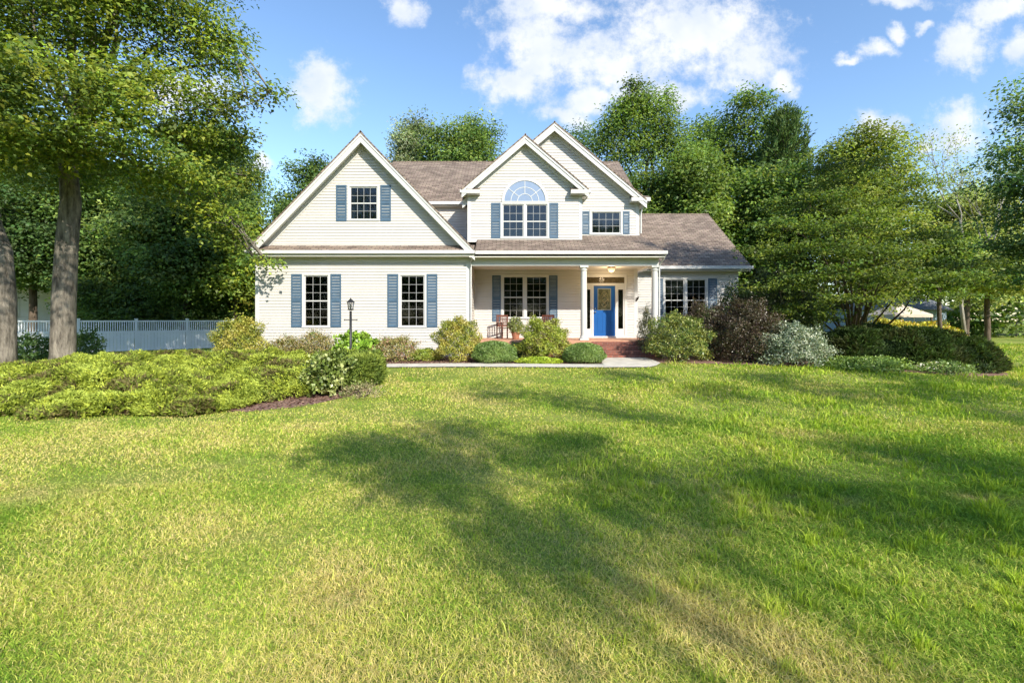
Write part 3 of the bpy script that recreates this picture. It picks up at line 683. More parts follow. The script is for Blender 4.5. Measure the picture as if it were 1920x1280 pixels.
def lobe_clumps(lobes, leaf, dens=1.0, crf=3.0, flat=1.0, noise=0.22, top=0.35):
    cs = []
    cr = leaf * crf
    for (c, r) in lobes:
        r = np.array(r, float); area = 4 * math.pi * ((r[0] * r[1]) ** 1.6 / 3 + (r[0] * r[2]) ** 1.6 / 3 + (r[1] * r[2]) ** 1.6 / 3) ** (1 / 1.6)
        n = int(max(6, dens * 0.75 * area / cr ** 2)); d = rdir(n); d[:, 2] = np.where((d[:, 2] < -0.1) & (rng.random(n) < top), -d[:, 2], d[:, 2]); rad = 1 - 0.55 * rng.random(n) ** 1.6
        w = 1 + noise * (np.sin(d[:, 0] * 5 + c[0]) * np.sin(d[:, 1] * 6 + c[1]) + np.sin(d[:, 2] * 7 + c[2]) * 0.8)
        cs.append(np.array(c) + d * r * (rad * w)[:, None])
    return np.concatenate(cs), cr
def crown(name, lobes, leaf, pal, mat, parent, dens=1.0, per=14, crf=3.0, flat=0.55, shape=0.62, droop=0.25, noise=0.22, cmask=None, top=0.35):
    C, cr = lobe_clumps(lobes, leaf, dens, crf, noise=noise, top=top)
    if cmask is not None: C = C[cmask(C)]
    n = len(C)
    cc = pick(pal, n, jit=0.13) * (1 + 0.22 * wn(C[:, 0] + C[:, 1], C[:, 2] * 1.6, 1.8, 77))[:, None]
    off = rng.normal(size=(n, per, 3)) * cr * 0.55; off[..., 2] *= flat
    P = (C[:, None] + off).reshape(-1, 3); col = np.repeat(cc, per, 0) * (1 + 0.14 * rng.normal(size=(n * per, 1)))
    D = rdir(n * per); D[:, 2] = D[:, 2] * 0.55 - droop; D = unit(D + 0.8 * unit(off.reshape(-1, 3)) * np.array([1, 1, 0.5]))
    up = np.tile([0.30, -0.55, 0.70], (n * per, 1))
    s = leaf * (0.65 + 0.7 * rng.random(n * per))
    leaves(name, P, D, s, s * shape, col, mat, parent, up=up)
    return C
def limbs(mb, base, targets, r0, depth_mid=0.45, n=6, sag=0.0):
    """curved tapering limbs from base point to each target"""
    base = np.array(base)
    for t in targets:
        t = np.array(t, float); a = base; L_ = np.linalg.norm(t - a); pts = []
        side = rng.normal(size=3) * L_ * 0.06
        for k in range(6):
            s = k / 5; p = a + (t - a) * s + side * math.sin(s * math.pi) + np.array([0, 0, L_ * 0.10 * math.sin(s * math.pi) - sag * s * s]); pts.append(p)
        mb.tube(pts, [r0 * (1 - 0.85 * k / 5) for k in range(6)], n)
def tree(label, cat, base, lobes, leaf, pal, trunk_r, fork_z, group=None, limb=0.5, bark='bark2', mat='leaf', name='tree', twigs=40, trunk_pts=None, **kw):
    root = empty(name, base, label, cat, group)
    lobes = [(tuple(c), tuple(r)) for c, r in lobes]; leaf *= 0.88
    C = crown('crown', lobes, leaf, pal, M[mat], root, **kw)
    mb = MB(); b = np.array(base, float); fk = np.array([b[0] + 0.02 * fork_z, b[1], fork_z]) if trunk_pts is None else np.array(trunk_pts[-1])
    if trunk_pts is None:
        pts = [b + np.array([0, 0, -0.3]), b + np.array([0, 0, 0.15])] + [b + (fk - b) * s + np.array([0.05 * math.sin(7 * s + b[0]), 0, 0]) for s in (0.15, 0.35, 0.6, 0.8, 1.0)]
        rad = [trunk_r * q for q in (1.4, 1.15, 1.0, 0.93, 0.86, 0.8, 0.75)]
    else: pts = trunk_pts; rad = [trunk_r * q for q in np.linspace(1.1, 0.72, len(pts))]; rad[0] *= 1.15
    mb.tube(pts, rad, 14)
    ls = sorted(lobes, key=lambda l: -l[1][0] * l[1][2])[:12]
    limbs(mb, fk - np.array([0, 0, 0.1]), [l[0] for l in ls], trunk_r * limb)
    for l in lobes:
        cl = C[np.argsort(np.linalg.norm(C - np.array(l[0]), axis=1) + 0 * rng.random(len(C)))][: max(10, twigs)]
        sel = cl[rng.choice(len(cl), min(len(cl), max(3, twigs // len(lobes))), replace=False)]
        limbs(mb, l[0], sel, trunk_r * 0.09, n=4)
    mb.build('trunk', M[bark], root, True)
    return root
def auto_lobes(c, rx, ry, rz, n=12, k=0.52, seed=0, point=0.0):
    r = np.random.default_rng(seed); out = [((c[0], c[1], c[2]), (rx * 0.62, ry * 0.62, rz * 0.72))]
    for i in range(n):
        z = -0.85 + 1.8 * (i + 0.5) / n; a = i * 2.4 + r.uniform(-0.4, 0.4); w = math.sqrt(max(0.05, 1 - z * z)) * (1 - point * max(0, z)) 
        rad = 0.66 * w
        p = (c[0] + rx * rad * math.cos(a), c[1] + ry * rad * math.sin(a), c[2] + rz * z * 0.78); q = k * r.uniform(0.75, 1.15) * (1 - point * 0.5 * max(0, z))
        out.append((p, (rx * q, ry * q, rz * q * 0.62)))
    return out
def bgtree(label, px, top, hw, Y, pal, low=2.0, leaf=0.26, seed=0, point=0.0, group='trees behind the house', cat='tree', n=14, dens=1.0, k=0.52, **kw):
    X = (px - 960) * Y / F; zt = EYE + (600 - top) * Y / F; rx = hw * Y / F; rz = (zt - low) / 2; c = (X, Y, low + rz)
    return tree(label, cat, (X, Y, float(gz(X, Y))), auto_lobes(c, rx, rx, rz, n, k, seed, point), leaf, pal, 0.032 * rx + 0.06, low + rz * 0.5, group=group, dens=dens * 2.3, twigs=24, **kw)

GRN = [(0.095, 0.155, 0.035), (0.125, 0.195, 0.045), (0.07, 0.125, 0.03), (0.15, 0.215, 0.055)]
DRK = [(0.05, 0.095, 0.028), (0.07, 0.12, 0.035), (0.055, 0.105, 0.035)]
YEL = [(0.20, 0.26, 0.03), (0.16, 0.225, 0.03), (0.25, 0.29, 0.04), (0.13, 0.19, 0.03)]
PALE = [(0.25, 0.31, 0.13), (0.30, 0.35, 0.15), (0.20, 0.26, 0.10)]
SIL = [(0.17, 0.22, 0.14), (0.20, 0.25, 0.16), (0.12, 0.17, 0.09)]
BLU_SHADE = [(0.065, 0.13, 0.065), (0.085, 0.16, 0.075), (0.055, 0.11, 0.045), (0.12, 0.18, 0.06)]  # right-edge tree: bluish tint of shade put into the leaf colours

# ---- left maples
def pl(px, py, Y, rx, ry, ryd=None):
    s = Y / F; return (W(px, py, Y), (rx * s, (ryd or rx) * s * 0.9, ry * s))
ml = [pl(60, 40, 13, 150, 90), pl(220, 40, 14, 130, 90), pl(330, 60, 15, 100, 70), pl(410, 120, 15.5, 60, 45), pl(440, 80, 15.5, 35, 20), pl(465, 185, 15, 30, 22), pl(507, 172, 14.8, 30, 16),
      pl(400, 210, 16, 50, 34), pl(455, 255, 17, 26, 14), pl(410, 290, 17.5, 50, 30), pl(120, 190, 12.5, 160, 70), pl(300, 190, 14.5, 110, 60), pl(60, 285, 13, 120, 45), pl(220, 290, 13.5, 120, 38), pl(350, 270, 16, 80, 40), pl(440, 280, 17, 30, 18), pl(462, 330, 17, 24, 16), pl(420, 345, 17, 45, 25),
      pl(340, 350, 15.5, 80, 32), pl(400, 410, 16, 50, 34), pl(440, 450, 16.5, 32, 26), pl(476, 486, 16.6, 20, 9), pl(503, 494, 16.8, 12, 5),
      pl(100, -160, 14, 230, 120), pl(300, -110, 15.5, 160, 100), pl(250, -300, 16, 180, 110)]
bx, by, bz = gp(117, 688)
tb = W(117, 688, 14.6)
tpts = [(tb[0], 14.6, 0.2), (tb[0] + 0.02, 14.6, 0.7), W(120, 560, 14.6), W(126, 450, 14.65), W(133, 380, 14.7), W(128, 320, 14.8), W(150, 220, 14.9)]
tree('large maple with sunlit yellow green crown and dappled grey trunk beside the white fence', 'tree', (tb[0], 14.6, 0.55), ml, 0.15, [(0.13, 0.18, 0.025), (0.10, 0.155, 0.025), (0.17, 0.21, 0.03), (0.08, 0.13, 0.025), (0.06, 0.11, 0.025), (0.10, 0.15, 0.04), (0.20, 0.26, 0.04)], 0.31, 7, bark='bark', trunk_pts=tpts, twigs=120, dens=1.5, top=0.6, shape=0.66, name='maple_tree', group='maples at the left of the lawn', per=16)
m2 = [pl(-180, 100, 12, 220, 130), pl(-90, 250, 11.5, 130, 60), pl(20, 90, 16, 150, 120), pl(-200, -150, 13, 230, 140), pl(40, 310, 17, 130, 40), pl(190, 330, 18, 90, 35), pl(-120, 380, 13, 90, 45)]
tb = W(2, 700, 13.8)
tpts = [(tb[0], 13.8, 0.1), (tb[0] + 0.05, 13.8, 0.7), W(6, 560, 13.8), W(0, 470, 13.8), W(-18, 420, 13.8), W(-30, 330, 13.9), W(-60, 200, 13.9)]
tree('maple at the far left edge whose trunk is cut by the frame', 'tree', (tb[0], 13.8, 0.55), m2, 0.15, YEL[1:] + GRN, 0.30, 7, bark='bark', trunk_pts=tpts, twigs=60, dens=1.4, shape=0.66, name='maple_tree', group='maples at the left of the lawn')

# ---- trees beyond the fence, left
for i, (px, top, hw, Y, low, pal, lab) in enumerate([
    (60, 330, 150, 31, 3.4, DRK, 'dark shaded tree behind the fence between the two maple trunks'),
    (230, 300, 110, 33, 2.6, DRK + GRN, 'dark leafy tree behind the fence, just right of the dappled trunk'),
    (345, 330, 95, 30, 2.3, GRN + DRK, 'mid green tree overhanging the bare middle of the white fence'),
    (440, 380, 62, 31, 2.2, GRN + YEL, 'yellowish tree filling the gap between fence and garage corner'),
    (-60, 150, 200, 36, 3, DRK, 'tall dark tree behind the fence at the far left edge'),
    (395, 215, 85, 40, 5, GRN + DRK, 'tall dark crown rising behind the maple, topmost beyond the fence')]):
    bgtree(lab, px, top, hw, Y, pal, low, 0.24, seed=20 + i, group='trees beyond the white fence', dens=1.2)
for k, (px, hw, top, lab) in enumerate([(200, 60, 520, 'leafy dark bush against the fence right of the dappled trunk'), (290, 60, 500, 'leafy bush against the middle of the fence'), (375, 60, 480, 'brighter green bush against the fence, second from the garage'), (445, 40, 540, 'bushy growth beside the small white outbuilding')]):
    bgtree(lab, px, top, hw, 30.6 + k * 0.5, DRK + GRN[:2], 0.6, 0.2, 60 + k, group='understorey behind the white fence', cat='bush', dens=1.0, name='tall_bush')
# ---- trees behind the house
bgtree('dark evergreen looking tree behind the left slope of the garage gable', 590, 275, 62, 32, DRK + GRN[:1], 1.5, 0.22, 1, 0.4)
bgtree('short dark tree lowest behind the garage roof, nearest the maple branches', 535, 352, 38, 33, DRK + GRN[:1], 1.5, 0.22, 2, 0.3)
bgtree('pale silvery poplar above the main ridge, left of the round oak', 772, 212, 42, 42, SIL, 3, 0.26, 3, dens=1.5)
bgtree('round crowned oak above the main ridge between the poplar and dormer', 862, 226, 82, 40, GRN + DRK[:2], 3, 0.27, 4, dens=1.5)
bgtree('small dark crown peeping right of the tallest gable', 1080, 232, 30, 44, DRK, 3, 0.27, 5)
tops = [((lambda p: (p, (0.95 * hw_, 0.95 * hw_, hh)))(W(px_, py_, 34))) for px_, py_, hw_, hh in
        [(1185, 235, 1.9, 1.8), (1186, 200, 1.2, 1.3), (1188, 175, 0.7, 1.0), (1189, 157, 0.32, 0.7), (1212, 215, 1.1, 1.3), (1214, 190, 0.6, 0.9), (1215, 172, 0.28, 0.6),
         (1160, 225, 1.0, 1.0), (1140, 250, 1.3, 0.9), (1125, 275, 1.1, 0.7), (1248, 215, 0.9, 1.1), (1251, 190, 0.5, 0.9), (1252, 170, 0.25, 0.6), (1168, 205, 0.5, 0.7), (1240, 250, 1.6, 1.3), (1225, 280, 2.2, 1.8), (1170, 300, 2.2, 1.8), (1280, 295, 1.8, 1.5)]]
big = auto_lobes((W(1210, 440, 34)[0], 34, 7.3), 4.2, 4.2, 5.8, 14, 0.5, 6, 0.2)
tree('tallest maple behind the house with several pointed tops', 'tree', (W(1210, 0, 34)[0], 34, 0), big + tops, 0.23, GRN + DRK[:1], 0.35, 9, group='trees behind the house', dens=2.3, twigs=30)
bgtree('broad oak with gappy crown behind the right wing', 1385, 165, 118, 38, GRN + DRK, 2, 0.28, 8, n=16, dens=1.1, k=0.42)
bgtree('leafy tree filling between maple and broad oak behind the low roof', 1300, 270, 80, 31, GRN, 1.5, 0.25, 9, 0.2)
bgtree('dense dark tree directly above the right end of the low wing roof', 1440, 300, 80, 30, DRK + GRN, 1.5, 0.25, 10, 0.1)
bgtree('tall feathery yellow green tree rising behind the spreading dogwood', 1610, 222, 96, 27, [(0.15, 0.20, 0.04), (0.12, 0.17, 0.04), (0.17, 0.22, 0.06)], 1.5, 0.20, 11, 0.25, n=16)
bgtree('pale yellow green larch behind the bare tree', 1812, 345, 92, 42, PALE, 2.5, 0.27, 12, 0.3)
bgtree('soft light green tree at the lawn edge below the bare tree', 1850, 470, 95, 30, PALE, 3.2, 0.22, 13)
bgtree('dark green tree right of the dogwood over the lawn shade', 1760, 440, 56, 26, GRN, 3.0, 0.2, 14)
# spiky pine with upright leaders
def pine(label, px, top, hw, Y, seed, group=None):
    r = np.random.default_rng(seed); X = (px - 960) * Y / F; zt = EYE + (600 - top) * Y / F; rx = hw * Y / F
    root = empty('pine_tree', (X, Y, 0), label, 'tree', group); mb = MB(); mb.tube([(X, Y, -0.2), (X, Y, zt * 0.6), (X, Y, zt)], [0.35, 0.2, 0.03], 10)
    P = []; D = []
    for k in range(90):
        z = zt * (0.12 + 0.88 * (k / 90)); a = k * 2.4; rr = rx * (1 - ((z / zt) ** 2.2)) * r.uniform(0.8, 1.1) + 0.4
        tip = np.array([X + rr * math.cos(a), Y + rr * math.sin(a), z + rr * 0.35]); b0 = np.array([X, Y, z - 0.2]); mb.tube([b0, (b0 + tip) / 2 - np.array([0, 0, 0.15]), tip], [0.06, 0.04, 0.01], 4)
        n = int(60 + 90 * rr); s = r.random(n) ** 0.7; q = b0 + (tip - b0) * s[:, None] + r.normal(size=(n, 3)) * np.array([0.28, 0.28, 0.16]); P.append(q); D.append(np.tile((tip - b0) / np.linalg.norm(tip - b0), (n, 1)))
        if rr > rx * 0.3:   # upturned leaders at the branch ends
            n = 60; s = r.random(n); q = tip + np.array([0.12, 0, 0.9]) * s[:, None] + r.normal(size=(n, 3)) * 0.07; P.append(q); D.append(np.tile([0.2, 0, 1.0], (n, 1)))
    P = np.concatenate(P); D = unit(np.concatenate(D) + np.array([0, 0, 0.3]) + 0.6 * rdir(len(P)))
    leaves('crown', P, D, 0.30, 0.08, pick([(0.05, 0.095, 0.03), (0.075, 0.125, 0.035), (0.04, 0.075, 0.025)], len(P)), M['needle'], root)
    mb.build('trunk', M['bark2'], root, True)
pine('conifer with upturned pointed branch tips behind the broad oak', 1470, 205, 66, 33, 5, 'trees behind the house')

# bare tree
def bare_tree():
    rb = np.random.default_rng(11); Y = 36; X, _, _ = W(1812, 600, Y); root = empty('bare_tree', (X, Y, 0), 'thin almost leafless tree standing against the clouds right of the dogwood', 'tree'); mb = MB(); tips = []
    def grow(p, d, L_, r, depth):
        q = p + d * L_; mid = (p + q) / 2 + Vector(rb.normal(size=3)) * L_ * 0.05; mb.tube([p, mid, q], [r, r * 0.85, r * 0.65], 5 if depth < 3 else 4)
        tips.append(q)
        if depth >= 5: return
        for k in range(3 if depth else 4):
            nd = (d + Vector(rb.normal(size=3)) * 0.42 + Vector((0, 0, 0.12))).normalized(); grow(q - d * L_ * 0.25 * (k % 2), nd, L_ * 0.72, r * 0.6, depth + 1)
    grow(Vector((X, Y, -0.2)), Vector((-0.01, 0, 1)), 5.8, 0.15, 0)
    mb.build('trunk', M['pale'], root, True)
    t = np.array(tips)[20:]; t = t[rng.integers(0, len(t), 4500)]; P = t + rng.normal(size=t.shape) * 0.35
    leaves('crown', P, rdir(len(P)), 0.18, 0.1, pick(PALE, len(P)), M['leaf'], root)
bare_tree()

# ---- dogwood-like spreading tree on the right, built of layered horizontal tiers
dl = []
for (px, py, Y, rx, ry) in [(1600, 345, 17, 75, 26), (1520, 385, 17.2, 80, 26), (1680, 390, 16.8, 80, 24), (1470, 430, 17, 58, 24), (1600, 430, 16, 110, 26), (1730, 450, 16.5, 75, 22), (1500, 475, 16.2, 100, 26), (1640, 480, 15.2, 110, 24),
                            (1780, 505, 16, 85, 20), (1452, 490, 17, 42, 22), (1560, 525, 15.4, 110, 26), (1700, 528, 15.0, 100, 22), (1462, 545, 16.0, 66, 24), (1830, 535, 16, 50, 16), (1600, 565, 14.8, 70, 14), (1770, 560, 15.4, 60, 14),
                            (1425, 590, 16.2, 55, 18), (1500, 590, 16.4, 60, 24), (1560, 320, 17.2, 50, 20), (1640, 310, 17.2, 40, 18), (1550, 600, 18, 45, 18), (1720, 350, 17, 40, 18)]:
    dl.append(pl(px, py, Y, rx, ry, rx * 0.9))
g = gp(1597, 668)
droot = tree('broad multi stemmed dogwood with layered green crown at the right of the house', 'tree', (g[0], g[1], g[2]), dl, 0.105, [(0.09, 0.14, 0.025), (0.065, 0.105, 0.022), (0.13, 0.18, 0.03), (0.05, 0.09, 0.02)], 0.10, 1.0, trunk_pts=[(g[0], g[1], 0), (g[0], g[1], 0.35), (g[0] + 0.02, g[1] + 0.02, 0.6)], name='dogwood_tree', twigs=110, dens=0.72, top=0.85, flat=0.2, droop=0.1, noise=0.25, shape=0.7)
mb = MB(); gb = np.array([g[0], g[1], 0.2])
for tgt, r in ((W(1590, 500, 15.6), 0.09), (W(1545, 560, 15.9), 0.06), (W(1560, 430, 16.5), 0.075), (W(1700, 560, 15.0), 0.055), (W(1640, 470, 16), 0.08), (W(1500, 520, 16.4), 0.055), (W(1735, 520, 15.2), 0.05)): limbs(mb, gb, [tgt], r, n=8)
mb.build('stem', M['bark2'], droot, True)

# ---- near right-edge tree (its crown enters at the right border; it shades the wing)
rl = [((16.4, 8.8, 14.5), (1.7, 1.7, 1.0)), ((18.5, 7.3, 15.0), (1.6, 1.6, 0.9)), ((14.0, 5.7, 14.0), (1.0, 1.0, 0.6)), ((21, 8, 10.5), (2.4, 2.4, 1.2)),
      pl(1990, 190, 17, 90, 40), pl(1990, 330, 17, 120, 50), pl(1990, 470, 17, 120, 50),
      pl(1930, 225, 17, 50, 34), pl(1925, 290, 17, 75, 28), pl(1940, 350, 16.5, 85, 26), pl(1925, 410, 17, 70, 24), pl(1945, 460, 16.5, 75, 24), pl(1935, 520, 17, 60, 20)]
tree('tall tree with blue shade tint painted into its leaves entering the frame at the right edge', 'tree', (20.5, 15.5, 0), rl, 0.15, BLU_SHADE, 0.30, 6, name='tree', twigs=60, dens=1.5, flat=0.35, noise=0.3)

# ---- trees standing behind the camera: they cast the dappled shade over the lawn
def caster(label, base, blobs, leaf, r, fk, dens):
    """blobs: shadow centre on the ground (x,y), height, radius"""
    lobes = []
    for (sx, sy, h, rr) in blobs:
        k = h / SUN.z; lobes.append(((sx + SUN.x * k, sy + SUN.y * k, h), (rr, rr, rr * 0.75)))
    return tree(label, 'tree', base, lobes, leaf, GRN, r, fk, group='street trees behind the camera', twigs=20, dens=dens, limb=0.16)
def sh(px, py, h, r): g = gp(px, py); return (g[0], g[1], h, r)
caster('street tree behind the camera casting the left lobe of shade', (10.5, -12.5, 0),
       [sh(770, 865, 9.0, 0.85), sh(690, 840, 8.8, 0.55), sh(840, 900, 9.2, 0.6), sh(860, 810, 9.6, 0.6), sh(620, 858, 8.6, 0.3), sh(1010, 850, 10.5, 0.65), sh(1090, 830, 10.8, 0.5), sh(935, 985, 9.6, 0.42), sh(1010, 1010, 10, 0.4), sh(1090, 1060, 10.4, 0.38), sh(1150, 960, 11, 0.4)], 0.14, 0.28, 8.0, 1.7)
caster('street tree behind the camera shading the middle of the lawn', (16.5, -9, 0),
       [sh(930, 735, 9.5, 0.75), sh(1050, 750, 10, 0.6), sh(1180, 775, 10.5, 0.7), sh(1150, 700, 10.5, 0.8), sh(1330, 738, 11, 0.7), sh(1170, 895, 11.5, 0.6), sh(1310, 915, 11.5, 0.65), sh(1450, 905, 12, 0.65), sh(1300, 1010, 12, 0.4), sh(1560, 960, 12, 0.5)], 0.15, 0.30, 8.0, 1.0)
caster('street tree behind the camera shading the right side of the lawn', (23, -4, 0),
       [sh(1560, 735, 11, 0.95), sh(1740, 735, 11, 1.0), sh(1700, 860, 11.5, 0.8), sh(1860, 880, 12, 0.8), sh(1750, 960, 12, 0.6), sh(1890, 1000, 12.5, 0.4), sh(1420, 705, 10.5, 0.9), sh(1650, 702, 11, 1.1), sh(1900, 720, 12, 1.2), sh(2050, 800, 12, 1.2), sh(1330, 725, 10, 0.5)], 0.16, 0.34, 8.0, 1.0)

tree('street tree left of the camera whose outer twigs dapple the maple trunks', 'tree', (-17, 1.0, 0), [((-8.6, 5.2, 9.8), (1.5, 1.4, 1.0)), ((-9.4, 6.2, 8.4), (1.1, 1.0, 0.5)), ((-8.0, 4.4, 11.6), (1.3, 1.2, 0.9)), ((-10.4, 4.6, 9.6), (1.2, 1.2, 0.8)), ((-12.5, 3.0, 10.5), (2, 2, 1.5)), ((-15.5, 1, 10), (2.4, 2.4, 2)), ((-18, 0, 11), (2.4, 2.4, 2))],
     0.14, GRN, 0.26, 6.5, group='street trees behind the camera', dens=0.4, twigs=16, limb=0.2)

# ------------------------------------------------------------------ shrubs
def mound_surface(n, c, r, low=-0.15):
    d = rdir(int(n * 1.8)); d = d[d[:, 2] > low][:n]; return np.array(c) + d * np.array(r), d
def shrub(name, label, cat, px, py_base, Y, rx_px, top_py, pal, leaf, dens=1.0, mat='dull', ryd=None, shape=0.6, lum=0.2, group=None, stems=8, rough=0.26, inner=True, loose=0.0, size_bias=0):
    s = Y / F; X = (px - 960) * s; gz_ = float(gz(X, Y)); zt = EYE + (600 - top_py) * s; rx = rx_px * s; ry = (ryd or rx * 0.85); h = zt - gz_
    root = empty(name, (X, Y, gz_), label, cat, group)
    c = np.array([X, Y, gz_ + h * 0.48]); r = np.array([rx, ry, h * 0.52])
    area = 4 * math.pi * ((rx * ry + rx * h * 0.5 + ry * h * 0.5) / 3); n = int(dens * 7.0 * area / (leaf ** 2))
    d = rdir(n); d[:, 2] = np.where(d[:, 2] < -0.8, -d[:, 2], d[:, 2]); rad = 1 - 0.5 * rng.random(n) ** 2.2
    bump = 1 + rough * (np.sin(d[:, 0] * 6 + X) * np.sin(d[:, 2] * 7 + Y) + 0.6 * np.sin(d[:, 0] * 13) * np.sin(d[:, 1] * 11 + X)) + loose * rng.random(n) ** 4
    P = c + d * r * (rad * bump)[:, None]; low_ = np.clip(-d[:, 2], 0, 1)[:, None]; P[:, :2] += (d * r)[:, :2] * low_ * 0.35; P[:, 2] = np.maximum(P[:, 2], gz_ + 0.01 + 0.05 * rng.random(n))
    D = unit(d * 0.7 + np.array([0, 0, 0.45]) + 0.75 * rdir(n))
    # clumped colour
    t = (np.sin(P[:, 0] * 9 + P[:, 2] * 6) * np.sin(P[:, 2] * 11 + P[:, 0] * 3) + 0.4 * rng.normal(size=n)); base = np.array(pal)
    idx = np.clip(((t + 1.2) / 2.4 * len(base)).astype(int), 0, len(base) - 1); C = 1.35 * base[idx] * (1 + lum * rng.normal(size=(n, 1)))
    Ls = leaf * (0.7 + 0.6 * rng.random(n))
    leaves('foliage', P, D, Ls, Ls * shape, C, M[mat], root, up=d + np.array([0, 0, 0.5]))
    mb = MB()
    for k in range(stems):
        a = k * 2.4; e = c + np.array([math.cos(a) * rx * 0.55, math.sin(a) * ry * 0.55, h * 0.15]); limbs(mb, (X + 0.05 * math.cos(a), Y + 0.05 * math.sin(a), gz_ - 0.03), [e], 0.018, n=5)
    mb.build('stem', M['twig'], root, True)
    return root
YG2 = [(0.10, 0.13, 0.025), (0.15, 0.17, 0.03), (0.20, 0.20, 0.04), (0.24, 0.22, 0.06)]
BX = [(0.07, 0.12, 0.03), (0.10, 0.16, 0.045), (0.13, 0.19, 0.06)]
OLV = [(0.10, 0.11, 0.035), (0.15, 0.14, 0.05), (0.19, 0.15, 0.07), (0.09, 0.13, 0.03)]
PUR = [(0.03, 0.021, 0.017), (0.046, 0.034, 0.025), (0.04, 0.042, 0.02), (0.065, 0.05, 0.037)]
G1 = 'shrubs in the foundation bed'
shrub('shrub', 'golden green bushy shrub at the left corner of the garage', 'shrub', 449, 655, 15.8, 42, 602, YG2, 0.055, 0.9, group=G1, loose=0.2)
shrub('shrub', 'sparse low shrub under the left garage window shutter', 'shrub', 535, 655, 16.9, 30, 637, OLV, 0.05, 0.5, group=G1, loose=0.5)
shrub('shrub', 'wispy low shrub under the left garage window', 'shrub', 592, 655, 16.9, 34, 628, OLV, 0.05, 0.5, group=G1, loose=0.5)
shrub('hydrangea', 'bright green broad leaved bush right behind the lamp post', 'shrub', 668, 672, 15.9, 38, 626, [(0.09, 0.17, 0.02), (0.13, 0.22, 0.03), (0.17, 0.26, 0.04)], 0.13, 0.85, shape=0.75, group=G1)
shrub('shrub', 'reddish olive straggly bush below the right garage window', 'shrub', 740, 676, 16.1, 42, 636, OLV + [(0.2, 0.12, 0.09)], 0.05, 0.6, group=G1, loose=0.45)
shrub('shrub', 'low yellow green plant left of the round golden bush', 'shrub', 798, 676, 16.0, 26, 656, [(0.13, 0.18, 0.03), (0.18, 0.21, 0.04)], 0.05, 0.8, group=G1, loose=0.3)
shrub('shrub', 'tall round golden green bush at the right corner of the garage', 'shrub', 858, 680, 15.8, 39, 603, YG2, 0.05, 1.0, group=G1, loose=0.12)
shrub('boxwood', 'clipped dark green boxwood mound between the golden bush and the porch', 'shrub', 927, 685, 15.35, 41, 640, BX, 0.035, 1.0, group='clipped boxwood mounds by the walk', rough=0.05, stems=5)
shrub('boxwood', 'clipped boxwood mound beside the brick steps', 'shrub', 1095, 684, 15.45, 38, 643, BX, 0.035, 1.0, group='clipped boxwood mounds by the walk', rough=0.05, stems=5)
shrub('shrub', 'large yellow green bush in front of the porch windows', 'shrub', 1020, 676, 16.5, 44, 601, [(0.11, 0.15, 0.02), (0.16, 0.2, 0.03), (0.2, 0.23, 0.04), (0.1, 0.1, 0.04)], 0.05, 1.0, group=G1, loose=0.15)
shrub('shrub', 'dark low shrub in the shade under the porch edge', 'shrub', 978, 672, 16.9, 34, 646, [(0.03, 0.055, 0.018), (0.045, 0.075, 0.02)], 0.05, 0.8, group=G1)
shrub('shrub', 'low bright lime edging plant along the walk', 'shrub', 1010, 686, 15.25, 41, 670, [(0.16, 0.23, 0.02), (0.22, 0.29, 0.03)], 0.04, 1.0, group=G1, rough=0.1, ryd=0.3)
shrub('shrub', 'green bush with yellow tips right of the brick steps', 'shrub', 1272, 672, 15.9, 52, 596, [(0.05, 0.09, 0.02), (0.10, 0.13, 0.03), (0.17, 0.19, 0.05), (0.05, 0.08, 0.02)], 0.055, 0.9, group='shrubs right of the steps', loose=0.15)
shrub('shrub', 'dark climbing shrub against the porch column right of the door', 'shrub', 1213, 640, 17.3, 14, 590, [(0.04, 0.05, 0.03), (0.06, 0.07, 0.04), (0.12, 0.12, 0.08)], 0.05, 0.6, group='shrubs right of the steps', loose=0.4)
shrub('barberry', 'purple brown bush under the wing windows', 'shrub', 1325, 660, 16.6, 44, 576, PUR + [(0.05, 0.07, 0.02)], 0.05, 0.7, group='purple bushes under the wing', loose=0.3)
shrub('barberry', 'taller purple brown bush next to the silvery shrub', 'shrub', 1402, 680, 15.8, 54, 568, PUR, 0.05, 0.9, group='purple bushes under the wing', loose=0.25)
shrub('weeping_shrub', 'drooping shrub with shade painted into its dark leaves filling the gap between the wing corner and the dogwood', 'shrub', 1437, 640, 18.0, 86, 520, [(0.02, 0.034, 0.013), (0.035, 0.055, 0.017), (0.06, 0.09, 0.022)], 0.075, 0.8, loose=0.15)  # leaf palette darkened, the shade here is put into the colour
shrub('shrub', 'silvery blue green variegated shrub at the edge of the lawn', 'shrub', 1487, 690, 15.0, 52, 612, [(0.12, 0.16, 0.12), (0.18, 0.22, 0.18), (0.08, 0.12, 0.08), (0.26, 0.29, 0.25)], 0.06, 0.95, loose=0.2)
shrub('shrub', 'low green groundcover plant at the foot of the dogwood', 'shrub', 1625, 695, 14.3, 60, 672, GRN + [(0.12, 0.17, 0.04)], 0.06, 0.7, group='low plants under the dogwood', loose=0.4)
shrub('shrub', 'small leafy plant with reddish tinge between the dogwood and lawn', 'shrub', 1560, 690, 14.6, 30, 672, GRN, 0.06, 0.6, group='low plants under the dogwood', loose=0.4)
fl = shrub('flowering_plant', 'low plant with small white flowers under the dark juniper', 'plant', 1765, 696, 14.1, 42, 680, BX, 0.06, 0.5, group='low plants under the dogwood', loose=0.3)
P, d = mound_surface(130, (W(1765, 690, 14.0)[0], 14.1, 0.30), (0.62, 0.4, 0.18), 0.1); leaves('blossom', P, unit(d + 0.5 * rdir(len(P))), 0.05, 0.05, np.tile([0.75, 0.75, 0.72], (len(P), 1)), M['dull'], fl)
